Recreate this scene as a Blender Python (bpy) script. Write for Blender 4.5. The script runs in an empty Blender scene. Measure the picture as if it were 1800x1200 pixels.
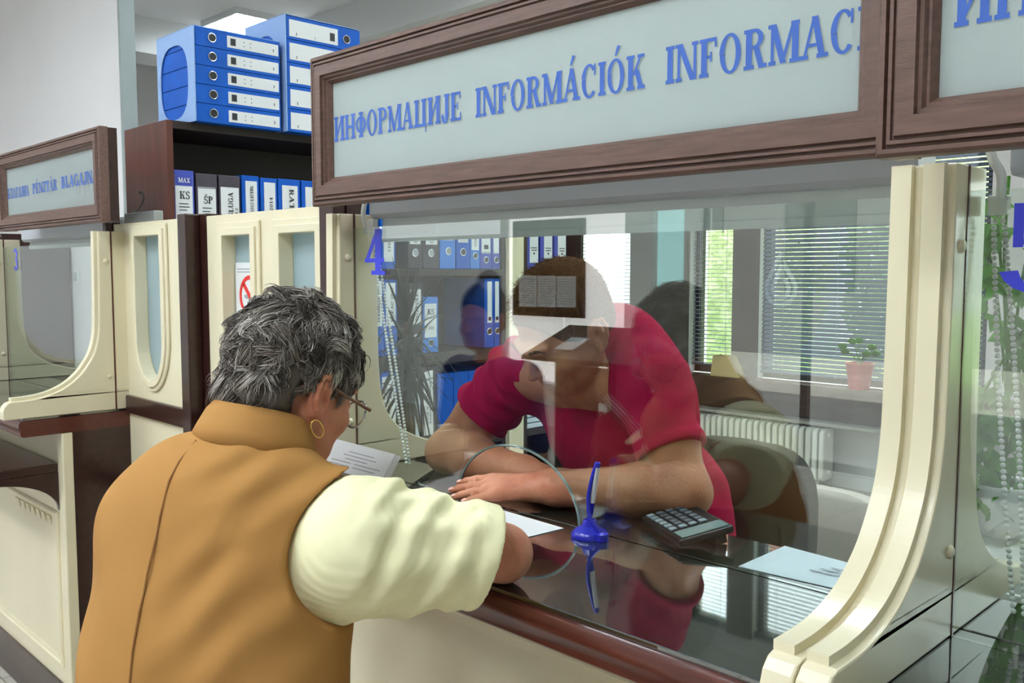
import bpy, bmesh, math, random
import numpy as np
from mathutils import Vector, Matrix
from mathutils.geometry import tessellate_polygon

random.seed(7)
SC = bpy.context.scene
COL = SC.collection

# ------------------------------------------------------------------ camera
cam_d = bpy.data.cameras.new('camera'); cam = bpy.data.objects.new('camera', cam_d); COL.objects.link(cam)
cam.location = (0, 0, 1.57)
cam.rotation_euler = (math.radians(90) - math.atan(125 / 1600.0), 0, math.radians(45.2))
cam_d.sensor_width = 36.0; cam_d.lens = 32.0; cam_d.clip_start = 0.02; cam_d.clip_end = 200
SC.camera = cam

# ------------------------------------------------------------------ world, sun, exposure
W = bpy.data.worlds.new('world'); SC.world = W; W.use_nodes = True
bg = W.node_tree.nodes['Background']; bg.inputs[0].default_value = (0.92, 0.95, 1.0, 1); bg.inputs[1].default_value = 2.9
sun_d = bpy.data.lights.new('sun', 'SUN'); sun_d.energy = 11.0; sun_d.angle = 0.009; sun_d.color = (1.0, 0.95, 0.86)
sun = bpy.data.objects.new('sun', sun_d); COL.objects.link(sun)
sun.rotation_euler = Vector((-0.25, -0.52, -0.98)).to_track_quat('-Z', 'Y').to_euler()
SC.view_settings.view_transform = 'Standard'; SC.view_settings.look = 'None'
SC.view_settings.exposure = 0.92; SC.view_settings.gamma = 1.0; SC.view_settings.use_curve_mapping = False
SC.cycles.use_denoising = True
SC.cycles.max_bounces = 8; SC.cycles.transparent_max_bounces = 20; SC.cycles.diffuse_bounces = 4; SC.cycles.glossy_bounces = 4
SC.cycles.sample_clamp_indirect = 6.0; SC.cycles.caustics_reflective = False; SC.cycles.caustics_refractive = False
LAMP = 24.0

# ------------------------------------------------------------------ materials
def srgb(r, g, b):
    f = lambda c: (c / 255 / 12.92) if c / 255 <= 0.04045 else ((c / 255 + 0.055) / 1.055) ** 2.4
    return (f(r), f(g), f(b), 1)
MATS = {}
def mat(name, col, rough=0.5, metal=0.0, var=0.0, scale=8.0, stretch=(1, 1, 1), bump=0.0, bscale=60.0, coat=0.0, emit=0.0, sheen=0.0, trans=0.0, sss=0.0, spec=0.5, col2=None):
    if name in MATS: return MATS[name]
    m = bpy.data.materials.new(name); m.use_nodes = True; nt = m.node_tree; N = nt.nodes; L = nt.links
    b = N['Principled BSDF']; c = srgb(*col)
    b.inputs['Base Color'].default_value = c; b.inputs['Roughness'].default_value = rough; b.inputs['Metallic'].default_value = metal
    b.inputs['Specular IOR Level'].default_value = spec
    b.inputs['Coat Weight'].default_value = coat; b.inputs['Coat Roughness'].default_value = 0.05
    if sheen: b.inputs['Sheen Weight'].default_value = sheen
    if sss:
        b.inputs['Subsurface Weight'].default_value = sss; b.inputs['Subsurface Radius'].default_value = (0.012, 0.005, 0.003)
    if emit:
        b.inputs['Emission Color'].default_value = c; b.inputs['Emission Strength'].default_value = emit
    if var or bump:
        g = N.new('ShaderNodeNewGeometry'); mp = N.new('ShaderNodeMapping'); mp.inputs['Scale'].default_value = stretch
        L.new(g.outputs['Position'], mp.inputs['Vector'])
    if var:
        n = N.new('ShaderNodeTexNoise'); n.inputs['Scale'].default_value = scale; n.inputs['Detail'].default_value = 5
        L.new(mp.outputs[0], n.inputs['Vector'])
        r = N.new('ShaderNodeValToRGB'); r.color_ramp.elements[0].position = 0.3; r.color_ramp.elements[1].position = 0.7
        d = srgb(*col2) if col2 else tuple(max(0, x * (1 - var)) for x in c[:3]) + (1,)
        r.color_ramp.elements[0].color = d; r.color_ramp.elements[1].color = c if col2 else tuple(min(1, x * (1 + var * 0.6)) for x in c[:3]) + (1,)
        L.new(n.outputs['Fac'], r.inputs['Fac']); L.new(r.outputs['Color'], b.inputs['Base Color'])
    if bump:
        n2 = N.new('ShaderNodeTexNoise'); n2.inputs['Scale'].default_value = bscale; n2.inputs['Detail'].default_value = 4
        L.new(mp.outputs[0], n2.inputs['Vector'])
        bp = N.new('ShaderNodeBump'); bp.inputs['Strength'].default_value = bump; bp.inputs['Distance'].default_value = 0.004
        L.new(n2.outputs['Fac'], bp.inputs['Height']); L.new(bp.outputs[0], b.inputs['Normal'])
    if trans:
        t = N.new('ShaderNodeBsdfTranslucent'); t.inputs['Color'].default_value = c
        mx = N.new('ShaderNodeMixShader'); mx.inputs[0].default_value = trans
        L.new(b.outputs[0], mx.inputs[1]); L.new(t.outputs[0], mx.inputs[2]); L.new(mx.outputs[0], N['Material Output'].inputs['Surface'])
    MATS[name] = m
    return m

def glass(name, tint, ior, rough=0.0):
    """clear sheet glass: what passes straight through plus a Fresnel mirror"""
    m = bpy.data.materials.new(name); m.use_nodes = True; nt = m.node_tree; N = nt.nodes; L = nt.links; N.clear()
    o = N.new('ShaderNodeOutputMaterial'); t = N.new('ShaderNodeBsdfTransparent'); t.inputs[0].default_value = tint
    gl = N.new('ShaderNodeBsdfGlossy'); gl.inputs['Roughness'].default_value = rough; gl.inputs['Color'].default_value = (1, 1, 1, 1)
    lw = N.new('ShaderNodeLayerWeight'); lw.inputs[0].default_value = 0.5; r0 = ((ior - 1) / (ior + 1)) ** 2
    pw = N.new('ShaderNodeMath'); pw.operation = 'POWER'; pw.inputs[1].default_value = 5.0; L.new(lw.outputs['Facing'], pw.inputs[0])
    fr = N.new('ShaderNodeMath'); fr.operation = 'MULTIPLY_ADD'; fr.inputs[1].default_value = 1 - r0; fr.inputs[2].default_value = r0; L.new(pw.outputs[0], fr.inputs[0])
    mx = N.new('ShaderNodeMixShader'); L.new(fr.outputs[0], mx.inputs[0]); L.new(t.outputs[0], mx.inputs[1]); L.new(gl.outputs[0], mx.inputs[2])
    L.new(mx.outputs[0], o.inputs['Surface']); MATS[name] = m
    return m

M_CREAM = mat('cream_laminate', (230, 221, 190), 0.28, var=0.05, scale=3, coat=0.15)
M_CREAM_IN = mat('cream_board', (226, 217, 184), 0.4, var=0.04, scale=3)
M_DARK = mat('dark_wood', (52, 27, 22), 0.3, var=0.35, scale=6, stretch=(1, 8, 8), coat=0.2)
M_FRAME = mat('walnut_frame', (104, 77, 67), 0.42, var=0.28, scale=14, stretch=(1, 9, 9), bump=0.12, bscale=120)
M_COUNTERW = mat('counter_wood', (88, 38, 28), 0.3, var=0.3, scale=8, stretch=(1, 10, 10), coat=0.3)
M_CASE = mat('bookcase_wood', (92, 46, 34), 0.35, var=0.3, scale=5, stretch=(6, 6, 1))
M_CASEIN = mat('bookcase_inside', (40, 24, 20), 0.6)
M_PLATE = mat('counter_glass', (30, 34, 31), 0.02, coat=1.0)
M_PLATE.node_tree.nodes['Principled BSDF'].inputs['IOR'].default_value = 2.5
M_PANE = glass('booth_glass', (0.90, 0.95, 0.93, 1), 1.95)
M_WINGLASS = glass('window_glass', (0.93, 0.97, 0.96, 1), 1.45)
M_FROST = mat('frosted_glass', (190, 208, 212), 0.35, trans=0.45)
M_SIGN = mat('sign_face', (206, 214, 213), 0.25, trans=0.6, var=0.02, scale=40)
M_BLUE = mat('sign_blue', (70, 104, 184), 0.5, spec=0.2)
M_NUM = mat('number_blue', (58, 66, 214), 0.4)
M_WALL = mat('white_plaster', (222, 221, 222), 0.85, var=0.03, scale=2, bump=0.05, bscale=90)
M_CEIL = mat('ceiling_paint', (220, 222, 222), 0.9)
M_HALL = mat('hall_white_wall', (240, 240, 236), 0.8)
M_BLIND = mat('roller_fabric', (236, 240, 242), 0.7, trans=0.4)
M_CASS = mat('roller_cassette', (190, 194, 202), 0.4)
M_BEAD = mat('white_bead', (236, 238, 236), 0.25)
M_BINDBLUE = mat('binder_blue', (14, 88, 186), 0.5, var=0.1, scale=20, spec=0.2)
M_BINDLT = mat('binder_light_blue', (70, 130, 214), 0.5, spec=0.2)
M_BINDPURP = mat('binder_violet_blue', (54, 70, 170), 0.45)
M_BINDGREY = mat('binder_dark_grey', (66, 58, 70), 0.5, var=0.15, scale=30)
M_FILM = mat('white_film', (236, 240, 242), 0.6, trans=0.55)
M_GLOWPANE = mat('hall_glow_pane', (255, 252, 250), 0.4, emit=1.05)  # glow added to brighten the hall side and its mirror image
M_CLERE = mat('lit_clerestory_pane', (250, 252, 255), 0.4, emit=0.62)
M_OVALPANE = mat('lit_oval_pane', (176, 226, 224), 0.4, emit=1.1)
M_PAPER = mat('paper_white', (226, 229, 230), 0.75)
M_PAPER2 = mat('paper_bluish', (206, 216, 226), 0.75)
M_INK = mat('ink_black', (30, 30, 34), 0.6)
M_INKG = mat('ink_grey', (160, 163, 170), 0.7)
M_STEEL = mat('steel_ring', (190, 192, 196), 0.22, metal=1.0)
M_BLACK = mat('black_plastic', (22, 22, 25), 0.35)
M_SLEEVE = mat('pale_blue_sleeve', (150, 184, 232), 0.5, trans=0.1)
M_RAD = mat('radiator_enamel', (214, 214, 208), 0.35)
M_SLAT = mat('blind_slat', (80, 88, 104), 0.45, trans=0.04, spec=0.2)
M_WFRAME = mat('window_frame_dark', (44, 38, 34), 0.45)
M_TILE = mat('floor_tile', (186, 180, 168), 0.4, var=0.16, scale=6)
M_GROUT = mat('floor_grout', (120, 114, 104), 0.8)
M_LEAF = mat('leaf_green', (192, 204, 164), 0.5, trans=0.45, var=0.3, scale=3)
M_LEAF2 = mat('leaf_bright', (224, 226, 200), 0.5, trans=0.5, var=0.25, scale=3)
M_IVY = mat('ivy_leaf', (84, 146, 52), 0.4, trans=0.35, var=0.4, scale=9)
M_SPIKE = mat('dracaena_leaf', (40, 46, 34), 0.5, var=0.3, scale=9, spec=0.15)
M_BARK = mat('bark_brown', (84, 66, 48), 0.9, bump=0.5, bscale=40)
M_RED = mat('red_plastic', (150, 22, 40), 0.4)
M_LAMP = mat('lamp_diffuser', (240, 248, 255), 0.5, emit=LAMP)
M_ALU = mat('aluminium', (176, 180, 180), 0.35, metal=0.8)
M_GROUND = mat('paving_outside', (136, 132, 128), 0.9, var=0.2, scale=1.5)
M_HOUSE = mat('far_house_wall', (220, 226, 236), 0.9)

# ------------------------------------------------------------------ mesh helpers
class MB:
    def __init__(s): s.v = []; s.f = []
    def add(s, vs, fs):
        o = len(s.v); s.v += [tuple(map(float, p)) for p in vs]; s.f += [tuple(i + o for i in f) for f in fs]; return s
    def box(s, x0, x1, y0, y1, z0, z1):
        v = [(x, y, z) for z in (z0, z1) for y in (y0, y1) for x in (x0, x1)]
        return s.add(v, [(0, 2, 3, 1), (4, 5, 7, 6), (0, 1, 5, 4), (2, 6, 7, 3), (0, 4, 6, 2), (1, 3, 7, 5)])
    def prism(s, poly, fn, d0, d1, holes=()):
        """poly: 2D outline; fn(u, v, d) -> 3D; extruded from depth d0 to d1"""
        loops = [list(poly)] + [list(h) for h in holes]
        flat = [p for l in loops for p in l]; n = len(flat)
        tri = tessellate_polygon([[Vector((p[0], p[1], 0)) for p in l] for l in loops])
        vs = [fn(p[0], p[1], d0) for p in flat] + [fn(p[0], p[1], d1) for p in flat]
        fs = [tuple(t) for t in tri] + [tuple(n + i for i in reversed(t)) for t in tri]
        o = 0
        for l in loops:
            k = len(l)
            for i in range(k):
                a, b = o + i, o + (i + 1) % k
                fs.append((a, b, n + b, n + a))
            o += k
        return s.add(vs, fs)
    def tube(s, pts, r, n=8, closed=False, cap=True):
        P = [Vector(p) for p in pts]; K = len(P); R = r if hasattr(r, '__len__') else [r] * K
        up = None; o = len(s.v); vs = []; fs = []
        for i in range(K):
            a = P[(i - 1) % K] if (closed or i) else P[i]; b = P[(i + 1) % K] if (closed or i < K - 1) else P[i]
            t = (b - a).normalized()
            if up is None: up = t.orthogonal().normalized()
            else:
                up = up - t * up.dot(t)
                up = up.normalized() if up.length > 1e-6 else t.orthogonal().normalized()
            w = t.cross(up)
            for j in range(n):
                an = 2 * math.pi * j / n
                vs.append(P[i] + (up * math.cos(an) + w * math.sin(an)) * R[i])
        for i in range(K if closed else K - 1):
            for j in range(n):
                a = i * n + j; b = i * n + (j + 1) % n; c = ((i + 1) % K) * n + (j + 1) % n; d = ((i + 1) % K) * n + j
                fs.append((a, b, c, d))
        if cap and not closed: fs += [tuple(reversed(range(n))), tuple(range((K - 1) * n, K * n))]
        return s.add(vs, fs)
    def lathe(s, prof, c=(0, 0, 0), n=24):
        vs = []; fs = []
        for r, z in prof:
            for j in range(n):
                an = 2 * math.pi * j / n; vs.append((c[0] + r * math.cos(an), c[1] + r * math.sin(an), c[2] + z))
        for i in range(len(prof) - 1):
            for j in range(n):
                fs.append((i * n + j, i * n + (j + 1) % n, (i + 1) * n + (j + 1) % n, (i + 1) * n + j))
        return s.add(vs, fs)
    def ball(s, c, r, n=10, m=7):
        rx, ry, rz = r if hasattr(r, '__len__') else (r, r, r)
        vs = []; fs = []
        for i in range(m + 1):
            th = math.pi * i / m
            for j in range(n):
                an = 2 * math.pi * j / n
                vs.append((c[0] + rx * math.sin(th) * math.cos(an), c[1] + ry * math.sin(th) * math.sin(an), c[2] + rz * math.cos(th)))
        for i in range(m):
            for j in range(n): fs.append((i * n + j, (i + 1) * n + j, (i + 1) * n + (j + 1) % n, i * n + (j + 1) % n))
        return s.add(vs, fs)
    def mesh(s, name, m, smooth=None):
        me = bpy.data.meshes.new(name); me.from_pydata(s.v, [], s.f); me.validate(); me.update()
        bm = bmesh.new(); bm.from_mesh(me); bmesh.ops.recalc_face_normals(bm, faces=bm.faces); bm.to_mesh(me); bm.free()
        me.materials.append(m)
        if smooth is not None:
            me.shade_smooth()
            if smooth < 180: me.set_sharp_from_angle(angle=math.radians(smooth))
        return me
    def build(s, name, m, parent=None, smooth=None, bevel=0.0, seg=2):
        return link(name, s.mesh(name, m, smooth), parent, bevel, seg)

def link(name, me, parent=None, bevel=0.0, seg=2):
    o = bpy.data.objects.new(name, me); COL.objects.link(o)
    if parent is not None:
        o.parent = parent; o.matrix_parent_inverse = parent.matrix_basis.inverted()
    if bevel:
        b = o.modifiers.new('edge', 'BEVEL'); b.width = bevel; b.segments = seg; b.limit_method = 'ANGLE'; b.angle_limit = math.radians(50)
    return o
def thing(name, label, cat, loc=(0, 0, 0), group=None):
    o = bpy.data.objects.new(name, None); COL.objects.link(o); o.location = loc; o.empty_display_size = 0.05
    o['label'] = label; o['category'] = cat
    if group: o['group'] = group
    return o
def tag(o, label, cat=None, group=None, kind=None):
    o['label'] = label
    if cat: o['category'] = cat
    if group: o['group'] = group
    if kind: o['kind'] = kind
    return o
def struct(o, label=None):
    o['kind'] = 'structure'
    if label: o['label'] = label
    return o
def dup(root, label=None, matrix=None):
    r = root.copy(); COL.objects.link(r)
    if matrix is not None: r.matrix_world = matrix
    if label: r['label'] = label
    for ch in root.children:
        c = ch.copy(); COL.objects.link(c); c.parent = r; c.matrix_parent_inverse = ch.matrix_parent_inverse.copy()
        for g in ch.children:
            d = g.copy(); COL.objects.link(d); d.parent = c; d.matrix_parent_inverse = g.matrix_parent_inverse.copy()
    return r

XZ = lambda Y: (lambda u, v, d: (u, Y + d, v))       # outline in the X-Z plane
YZ = lambda X: (lambda u, v, d: (X + d, u, v))       # outline in the Y-Z plane
XY = lambda Z: (lambda u, v, d: (u, v, Z + d))

# ------------------------------------------------------------------ slab-serif lettering
def glyphs():
    Wd, T, S, H = 0.24, 0.12, 0.075, 0.10
    def R(x0, y0, x1, y1): return [(x0, y0), (x1, y0), (x1, y1), (x0, y1)]
    def Q(x0, y0, x1, y1, w): return [(x0, y0), (x0 + w, y0), (x1 + w, y1), (x1, y1)]
    def A(cx, cy, rx, ry, a0, a1, wx, wy, n=14):
        out = []
        for i in range(n):
            a, b = [math.radians(a0 + (a1 - a0) * k / n) for k in (i, i + 1)]
            o = lambda t, x, y: (cx + x * math.cos(t), cy + y * math.sin(t))
            out.append([o(a, rx, ry), o(b, rx, ry), o(b, rx - wx, ry - wy), o(a, rx - wx, ry - wy)])
        return out
    def st(x, w=Wd, y0=0, y1=1, bot=True, top=True):
        r = [R(x, y0, x + w, y1)]
        if bot: r.append(R(x - S, y0, x + w + S, y0 + H))
        if top: r.append(R(x - S, y1 - H, x + w + S, y1))
        return r
    def sf(x0, x1, y): return [R(x0, y, x1, y + H)]
    G = {}
    G['I'] = (0.44, st(0.12))
    G['N'] = (0.98, st(0.10, T, top=False) + sf(0.0, 0.25, 1 - H) + st(0.80, T, bot=False) + [Q(0.66, 0, 0.08, 1, 0.24)])
    G['F'] = (0.82, st(0.12) + [R(0.12, 1 - H, 0.76, 1), R(0.68, 0.74, 0.76, 1), R(0.3, 0.47, 0.56, 0.55), R(0.5, 0.38, 0.57, 0.64)])
    G['E'] = (0.86, st(0.12) + [R(0.12, 1 - H, 0.76, 1), R(0.68, 0.76, 0.76, 1), R(0.3, 0.47, 0.56, 0.55), R(0.5, 0.38, 0.57, 0.64), R(0.12, 0, 0.8, H), R(0.72, 0, 0.8, 0.27)])
    G['L'] = (0.80, st(0.12) + [R(0.12, 0, 0.74, H), R(0.66, 0, 0.74, 0.32)])
    G['T'] = (0.84, st(0.32, top=False) + [R(0.04, 1 - H, 0.80, 1), R(0.04, 0.70, 0.12, 1), R(0.72, 0.70, 0.80, 1)])
    G['O'] = (0.94, A(0.47, 0.5, 0.43, 0.52, 0, 360, 0.21, 0.08, 28))
    G['C'] = (0.86, A(0.46, 0.5, 0.42, 0.52, 42, 318, 0.21, 0.08, 24) + [R(0.70, 0.66, 0.78, 1.0)])
    G['G'] = (0.94, A(0.46, 0.5, 0.42, 0.52, 42, 320, 0.21, 0.08, 24) + [R(0.70, 0.68, 0.77, 1.0), R(0.64, 0.02, 0.84, 0.44), R(0.54, 0.36, 0.92, 0.44)])
    G['P'] = (0.86, st(0.12) + A(0.44, 0.74, 0.38, 0.26, -90, 90, 0.2, 0.08) + [R(0.2, 1 - H, 0.45, 1), R(0.2, 0.48, 0.45, 0.56)])
    G['R'] = (0.94, st(0.12) + A(0.44, 0.75, 0.36, 0.25, -90, 90, 0.2, 0.08) + [R(0.2, 1 - H, 0.45, 1), R(0.2, 0.5, 0.5, 0.58), Q(0.62, 0, 0.40, 0.55, 0.22)] + sf(0.62, 0.93, 0))
    G['B'] = (0.88, st(0.12) + A(0.42, 0.76, 0.36, 0.24, -90, 90, 0.2, 0.08) + A(0.44, 0.28, 0.40, 0.28, -90, 90, 0.2, 0.08) + [R(0.2, 1 - H, 0.43, 1), R(0.2, 0.5, 0.45, 0.57), R(0.2, 0, 0.45, H)])
    G['D'] = (0.92, st(0.12) + A(0.40, 0.5, 0.48, 0.5, -90, 90, 0.2, 0.08, 18) + [R(0.2, 1 - H, 0.41, 1), R(0.2, 0, 0.41, H)])
    G['M'] = (1.16, st(0.10, T, top=False) + sf(0.0, 0.28, 1 - H) + st(0.88, Wd, top=False) + sf(0.84, 1.15, 1 - H) + [Q(0.46, 0.02, 0.08, 1, 0.22), Q(0.48, 0.02, 0.88, 1, T)])
    G['A'] = (0.98, [Q(0.08, 0, 0.42, 1, 0.10), Q(0.66, 0, 0.38, 1, 0.22), R(0.24, 0.28, 0.72, 0.36)] + sf(0.0, 0.28, 0) + sf(0.58, 0.98, 0))
    G['K'] = (0.96, st(0.12) + [Q(0.34, 0.42, 0.70, 1, 0.11), Q(0.66, 0, 0.42, 0.58, 0.22)] + sf(0.58, 0.92, 1 - H) + sf(0.58, 0.95, 0))
    G['J'] = (0.66, st(0.34, bot=False, y0=0.2) + A(0.29, 0.22, 0.25, 0.26, 180, 360, 0.2, 0.1) + A(0.12, 0.22, 0.09, 0.09, 0, 360, 0.085, 0.085))
    G['S'] = (0.76, A(0.38, 0.735, 0.31, 0.285, 30, 250, 0.17, 0.09) + A(0.38, 0.265, 0.33, 0.285, -150, 95, 0.17, 0.09) + [R(0.60, 0.68, 0.68, 1.0), R(0.06, 0, 0.14, 0.32), [(0.18, 0.62), (0.34, 0.44), (0.52, 0.48), (0.40, 0.60)]])
    G['U'] = (0.96, [R(0.12, 0.3, 0.32, 1), R(0.76, 0.3, 0.86, 1)] + A(0.49, 0.32, 0.37, 0.34, 180, 360, 0.16, 0.1) + sf(0.02, 0.42, 1 - H) + sf(0.66, 0.96, 1 - H))
    G['V'] = (0.94, [Q(0.38, 0, 0.08, 1, 0.22), Q(0.42, 0, 0.78, 1, 0.10)] + sf(0.0, 0.38, 1 - H) + sf(0.68, 0.96, 1 - H))
    G['Z'] = (0.80, [R(0.06, 1 - H, 0.74, 1), R(0.06, 0, 0.74, H), Q(0.06, 0.02, 0.50, 0.98, 0.24), R(0.06, 0.72, 0.13, 1), R(0.67, 0, 0.74, 0.28)])
    # Cyrillic
    G['И'] = (1.02, st(0.12) + st(0.72) + [Q(0.20, 0.12, 0.70, 0.9, 0.13)])
    G['Н'] = (1.02, st(0.12) + st(0.72) + [R(0.2, 0.46, 0.8, 0.55)])
    G['Ф'] = (1.04, st(0.42) + A(0.52, 0.5, 0.48, 0.33, 0, 360, 0.2, 0.08, 26))
    G['Ц'] = (1.06, st(0.12) + st(0.70) + [R(0.04, 0, 1.0, H), R(0.92, -0.22, 1.0, H)])
    G['Б'] = (0.88, st(0.12) + A(0.44, 0.29, 0.38, 0.29, -90, 90, 0.2, 0.08) + [R(0.12, 1 - H, 0.74, 1), R(0.66, 0.76, 0.74, 1), R(0.2, 0.5, 0.45, 0.58), R(0.2, 0, 0.45, H)])
    G['Л'] = (1.0, [Q(0.08, 0, 0.36, 1, 0.11), R(0.68, 0, 0.88, 1), R(0.26, 1 - H, 0.96, 1)] + sf(0.0, 0.26, 0) + sf(0.6, 0.96, 0))
    G['Г'] = (0.78, st(0.12) + [R(0.12, 1 - H, 0.72, 1), R(0.64, 0.68, 0.72, 1)])
    G['X'] = (0.94, [Q(0.62, 0, 0.08, 1, 0.24), Q(0.10, 0, 0.74, 1, 0.11)] + sf(0.0, 0.36, 0) + sf(0.56, 0.94, 0) + sf(0.0, 0.40, 1 - H) + sf(0.62, 0.94, 1 - H))
    G['H'] = G['Н']
    for a, b in zip('ОРМАЈЕТВСК', 'OPMAJETBCK'): G[a] = G[b]
    # digits
    G['0'] = (0.66, A(0.33, 0.5, 0.28, 0.52, 0, 360, 0.15, 0.08, 22))
    G['1'] = (0.58, st(0.22, 0.18, top=False) + [[(0.06, 0.80), (0.22, 0.86), (0.40, 1.0), (0.30, 1.0)]])
    G['2'] = (0.66, A(0.32, 0.72, 0.27, 0.28, -20, 170, 0.16, 0.08) + [Q(0.05, 0.10, 0.40, 0.62, 0.17), R(0.05, 0, 0.6, 0.13)])
    G['3'] = (0.66, A(0.31, 0.75, 0.26, 0.25, -80, 160, 0.15, 0.08) + A(0.30, 0.27, 0.30, 0.29, -160, 90, 0.16, 0.08))
    G['4'] = (0.70, [R(0.36, 0, 0.54, 1.0), R(0.24, 0, 0.66, 0.09), R(0.04, 0.27, 0.64, 0.36), Q(0.04, 0.3, 0.40, 1, 0.12)])
    G['5'] = (0.66, [R(0.10, 0.50, 0.19, 1.0), R(0.10, 0.86, 0.58, 1.0)] + A(0.29, 0.30, 0.31, 0.32, -165, 120, 0.17, 0.08))
    G['6'] = (0.66, A(0.33, 0.30, 0.29, 0.31, 0, 360, 0.16, 0.08, 20) + A(0.46, 0.40, 0.42, 0.62, 95, 180, 0.16, 0.08))
    G[' '] = (0.45, []); G['-'] = (0.45, [R(0.06, 0.4, 0.38, 0.5)])
    ac = [[(0.40, 1.10), (0.50, 1.10), (0.70, 1.36), (0.54, 1.40)]]
    for a, b, dx in (('Á', 'A', 0), ('Ó', 'O', 0), ('É', 'E', -0.05)): G[a] = (G[b][0], G[b][1] + [[(x + dx, y) for x, y in q] for q in ac])
    cr = [[(0.36, 1.06), (0.46, 1.06), (0.66, 1.28), (0.56, 1.28)], [(0.36, 1.06), (0.46, 1.06), (0.26, 1.28), (0.16, 1.28)]]
    for a, b in (('Š', 'S'), ('Č', 'C')): G[a] = (G[b][0], G[b][1] + cr)
    return G
GL = glyphs()
def text_polys(s):
    x = 0; out = []
    for ch in s:
        w, ps = GL.get(ch, GL[' '])
        out += [[(a + x, b) for a, b in p] for p in ps]; x += w + 0.03
    return x - 0.03, out
def text_into(mb, s, org, u, v, length, height):
    """lay the string with its baseline start at org; u, v unit directions; scaled to length x height"""
    w, ps = text_polys(s); org = Vector(org); u = Vector(u); v = Vector(v)
    nn = u.cross(v)
    for i, p in enumerate(ps):
        q = org + nn * (0.00004 * (i % 30))
        mb.add([q + u * (a * length / w) + v * (b * height) for a, b in p], [tuple(range(len(p)))])
    return mb
# ------------------------------------------------------------------ the room shell
HX0, HX1, HY0, OY1, ZC = -9.0, 3.2, -4.2, 6.3, 3.7
fl = MB().box(HX0, HX1, HY0, OY1, -0.12, -0.006).build('floor', M_GROUT); struct(fl, 'grey stone tile floor')
tile_me = MB().box(-0.197, 0.197, -0.197, 0.197, -0.006, 0.0).mesh('tile', M_TILE)
def lay_tiles(x0, x1, y0, y1):
    nx, ny = round((x1 - x0) / 0.4), round((y1 - y0) / 0.4)
    for i in range(nx):
        for j in range(ny):
            t = bpy.data.objects.new('tile', tile_me); COL.objects.link(t); t.parent = fl
            t.location = (x0 + 0.2 + 0.4 * i, y0 + 0.2 + 0.4 * j, random.uniform(-0.0006, 0.0006))
lay_tiles(-5.4, -0.2, -0.6, 1.0); lay_tiles(-4.6, -1.8, 3.9, 6.3)
far = MB()
for (x0, x1, y0, y1) in ((HX0, -5.4, HY0, OY1), (-0.2, HX1, HY0, OY1), (-5.4, -0.2, HY0, -0.6), (-5.4, -4.6, 1.0, OY1), (-4.6, -0.2, 1.0, 3.9), (-1.8, -0.2, 3.9, OY1)):
    x = x0
    while x < x1 - 0.02:
        y = y0
        while y < y1 - 0.02:
            far.box(x + 0.003, min(x + 0.397, x1), y + 0.003, min(y + 0.397, y1), -0.006, 0.0); y += 0.4
        x += 0.4
o = far.build('tile_field', M_TILE, fl); o['kind'] = 'stuff'
struct(MB().box(HX0, HX1, HY0, OY1, ZC, ZC + 0.15).build('ceiling', M_CEIL), 'pale grey painted ceiling')
b = MB().box(HX0, HX1, 4.35, 4.75, 3.40, ZC).build('trim_1', M_CEIL); struct(b, 'ceiling beam running across the office')
b = MB().box(-8.2, -7.75, 2.07, 4.35, 3.40, ZC).build('trim_2', M_CEIL); struct(b, 'short ceiling beam meeting the long beam')
struct(MB().box(HX0, HX1, HY0 - 0.2, OY1 + 0.25, ZC + 0.16, 9.5).build('wall_shade_block', M_WALL), 'added unseen block that shades the street paving')  # unseen mass added so its shadow falls on the street
struct(MB().box(HX0 - 0.15, HX0, HY0, OY1, 0, ZC).build('wall_left', M_WALL))
struct(MB().box(HX1, HX1 + 0.15, HY0, OY1, 0, ZC).build('wall_right', M_WALL))
# white partition behind the cash desk with its metal end profile
pw = MB().box(-8.99, -4.97, 2.0, 2.07, 0.002, ZC - 0.002).build('wall_partition', M_WALL); struct(pw, 'tall white partition wall behind the cash desk sign')
MB().box(-4.97, -4.945, 1.995, 2.075, 0.002, ZC - 0.002).build('end_profile', mat('profile_grey', (150, 160, 160), 0.4), pw)
cb = thing('dark_cupboard', 'dark cupboard seen through the cash desk glass', 'cupboard', (-6.15, 1.8, 0)); bpy.context.view_layer.update()
MB().box(-6.55, -5.78, 1.62, 1.985, 0.0, 1.78).build('carcass', M_DARK, cb)
for k in range(2):
    d_ = MB().box(-6.54 + 0.378 * k, -6.168 + 0.378 * k, 1.602, 1.62, 0.05, 1.76).build('door', M_DARK, cb, bevel=0.003)
    MB().box(-6.19 + 0.05 * k, -6.18 + 0.05 * k, 1.58, 1.602, 0.95, 1.07).build('handle', M_ALU, d_)
sw = thing('light_switch', 'small white light switch on the partition behind the cash desk', 'switch', (-5.70, 1.995, 1.53)); bpy.context.view_layer.update()
MB().box(-5.745, -5.655, 1.988, 1.999, 1.49, 1.575).build('plate', M_PAPER, sw, bevel=0.003)
MB().box(-5.725, -5.675, 1.983, 1.988, 1.505, 1.56).build('rocker', M_CASS, sw, bevel=0.002)
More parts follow.
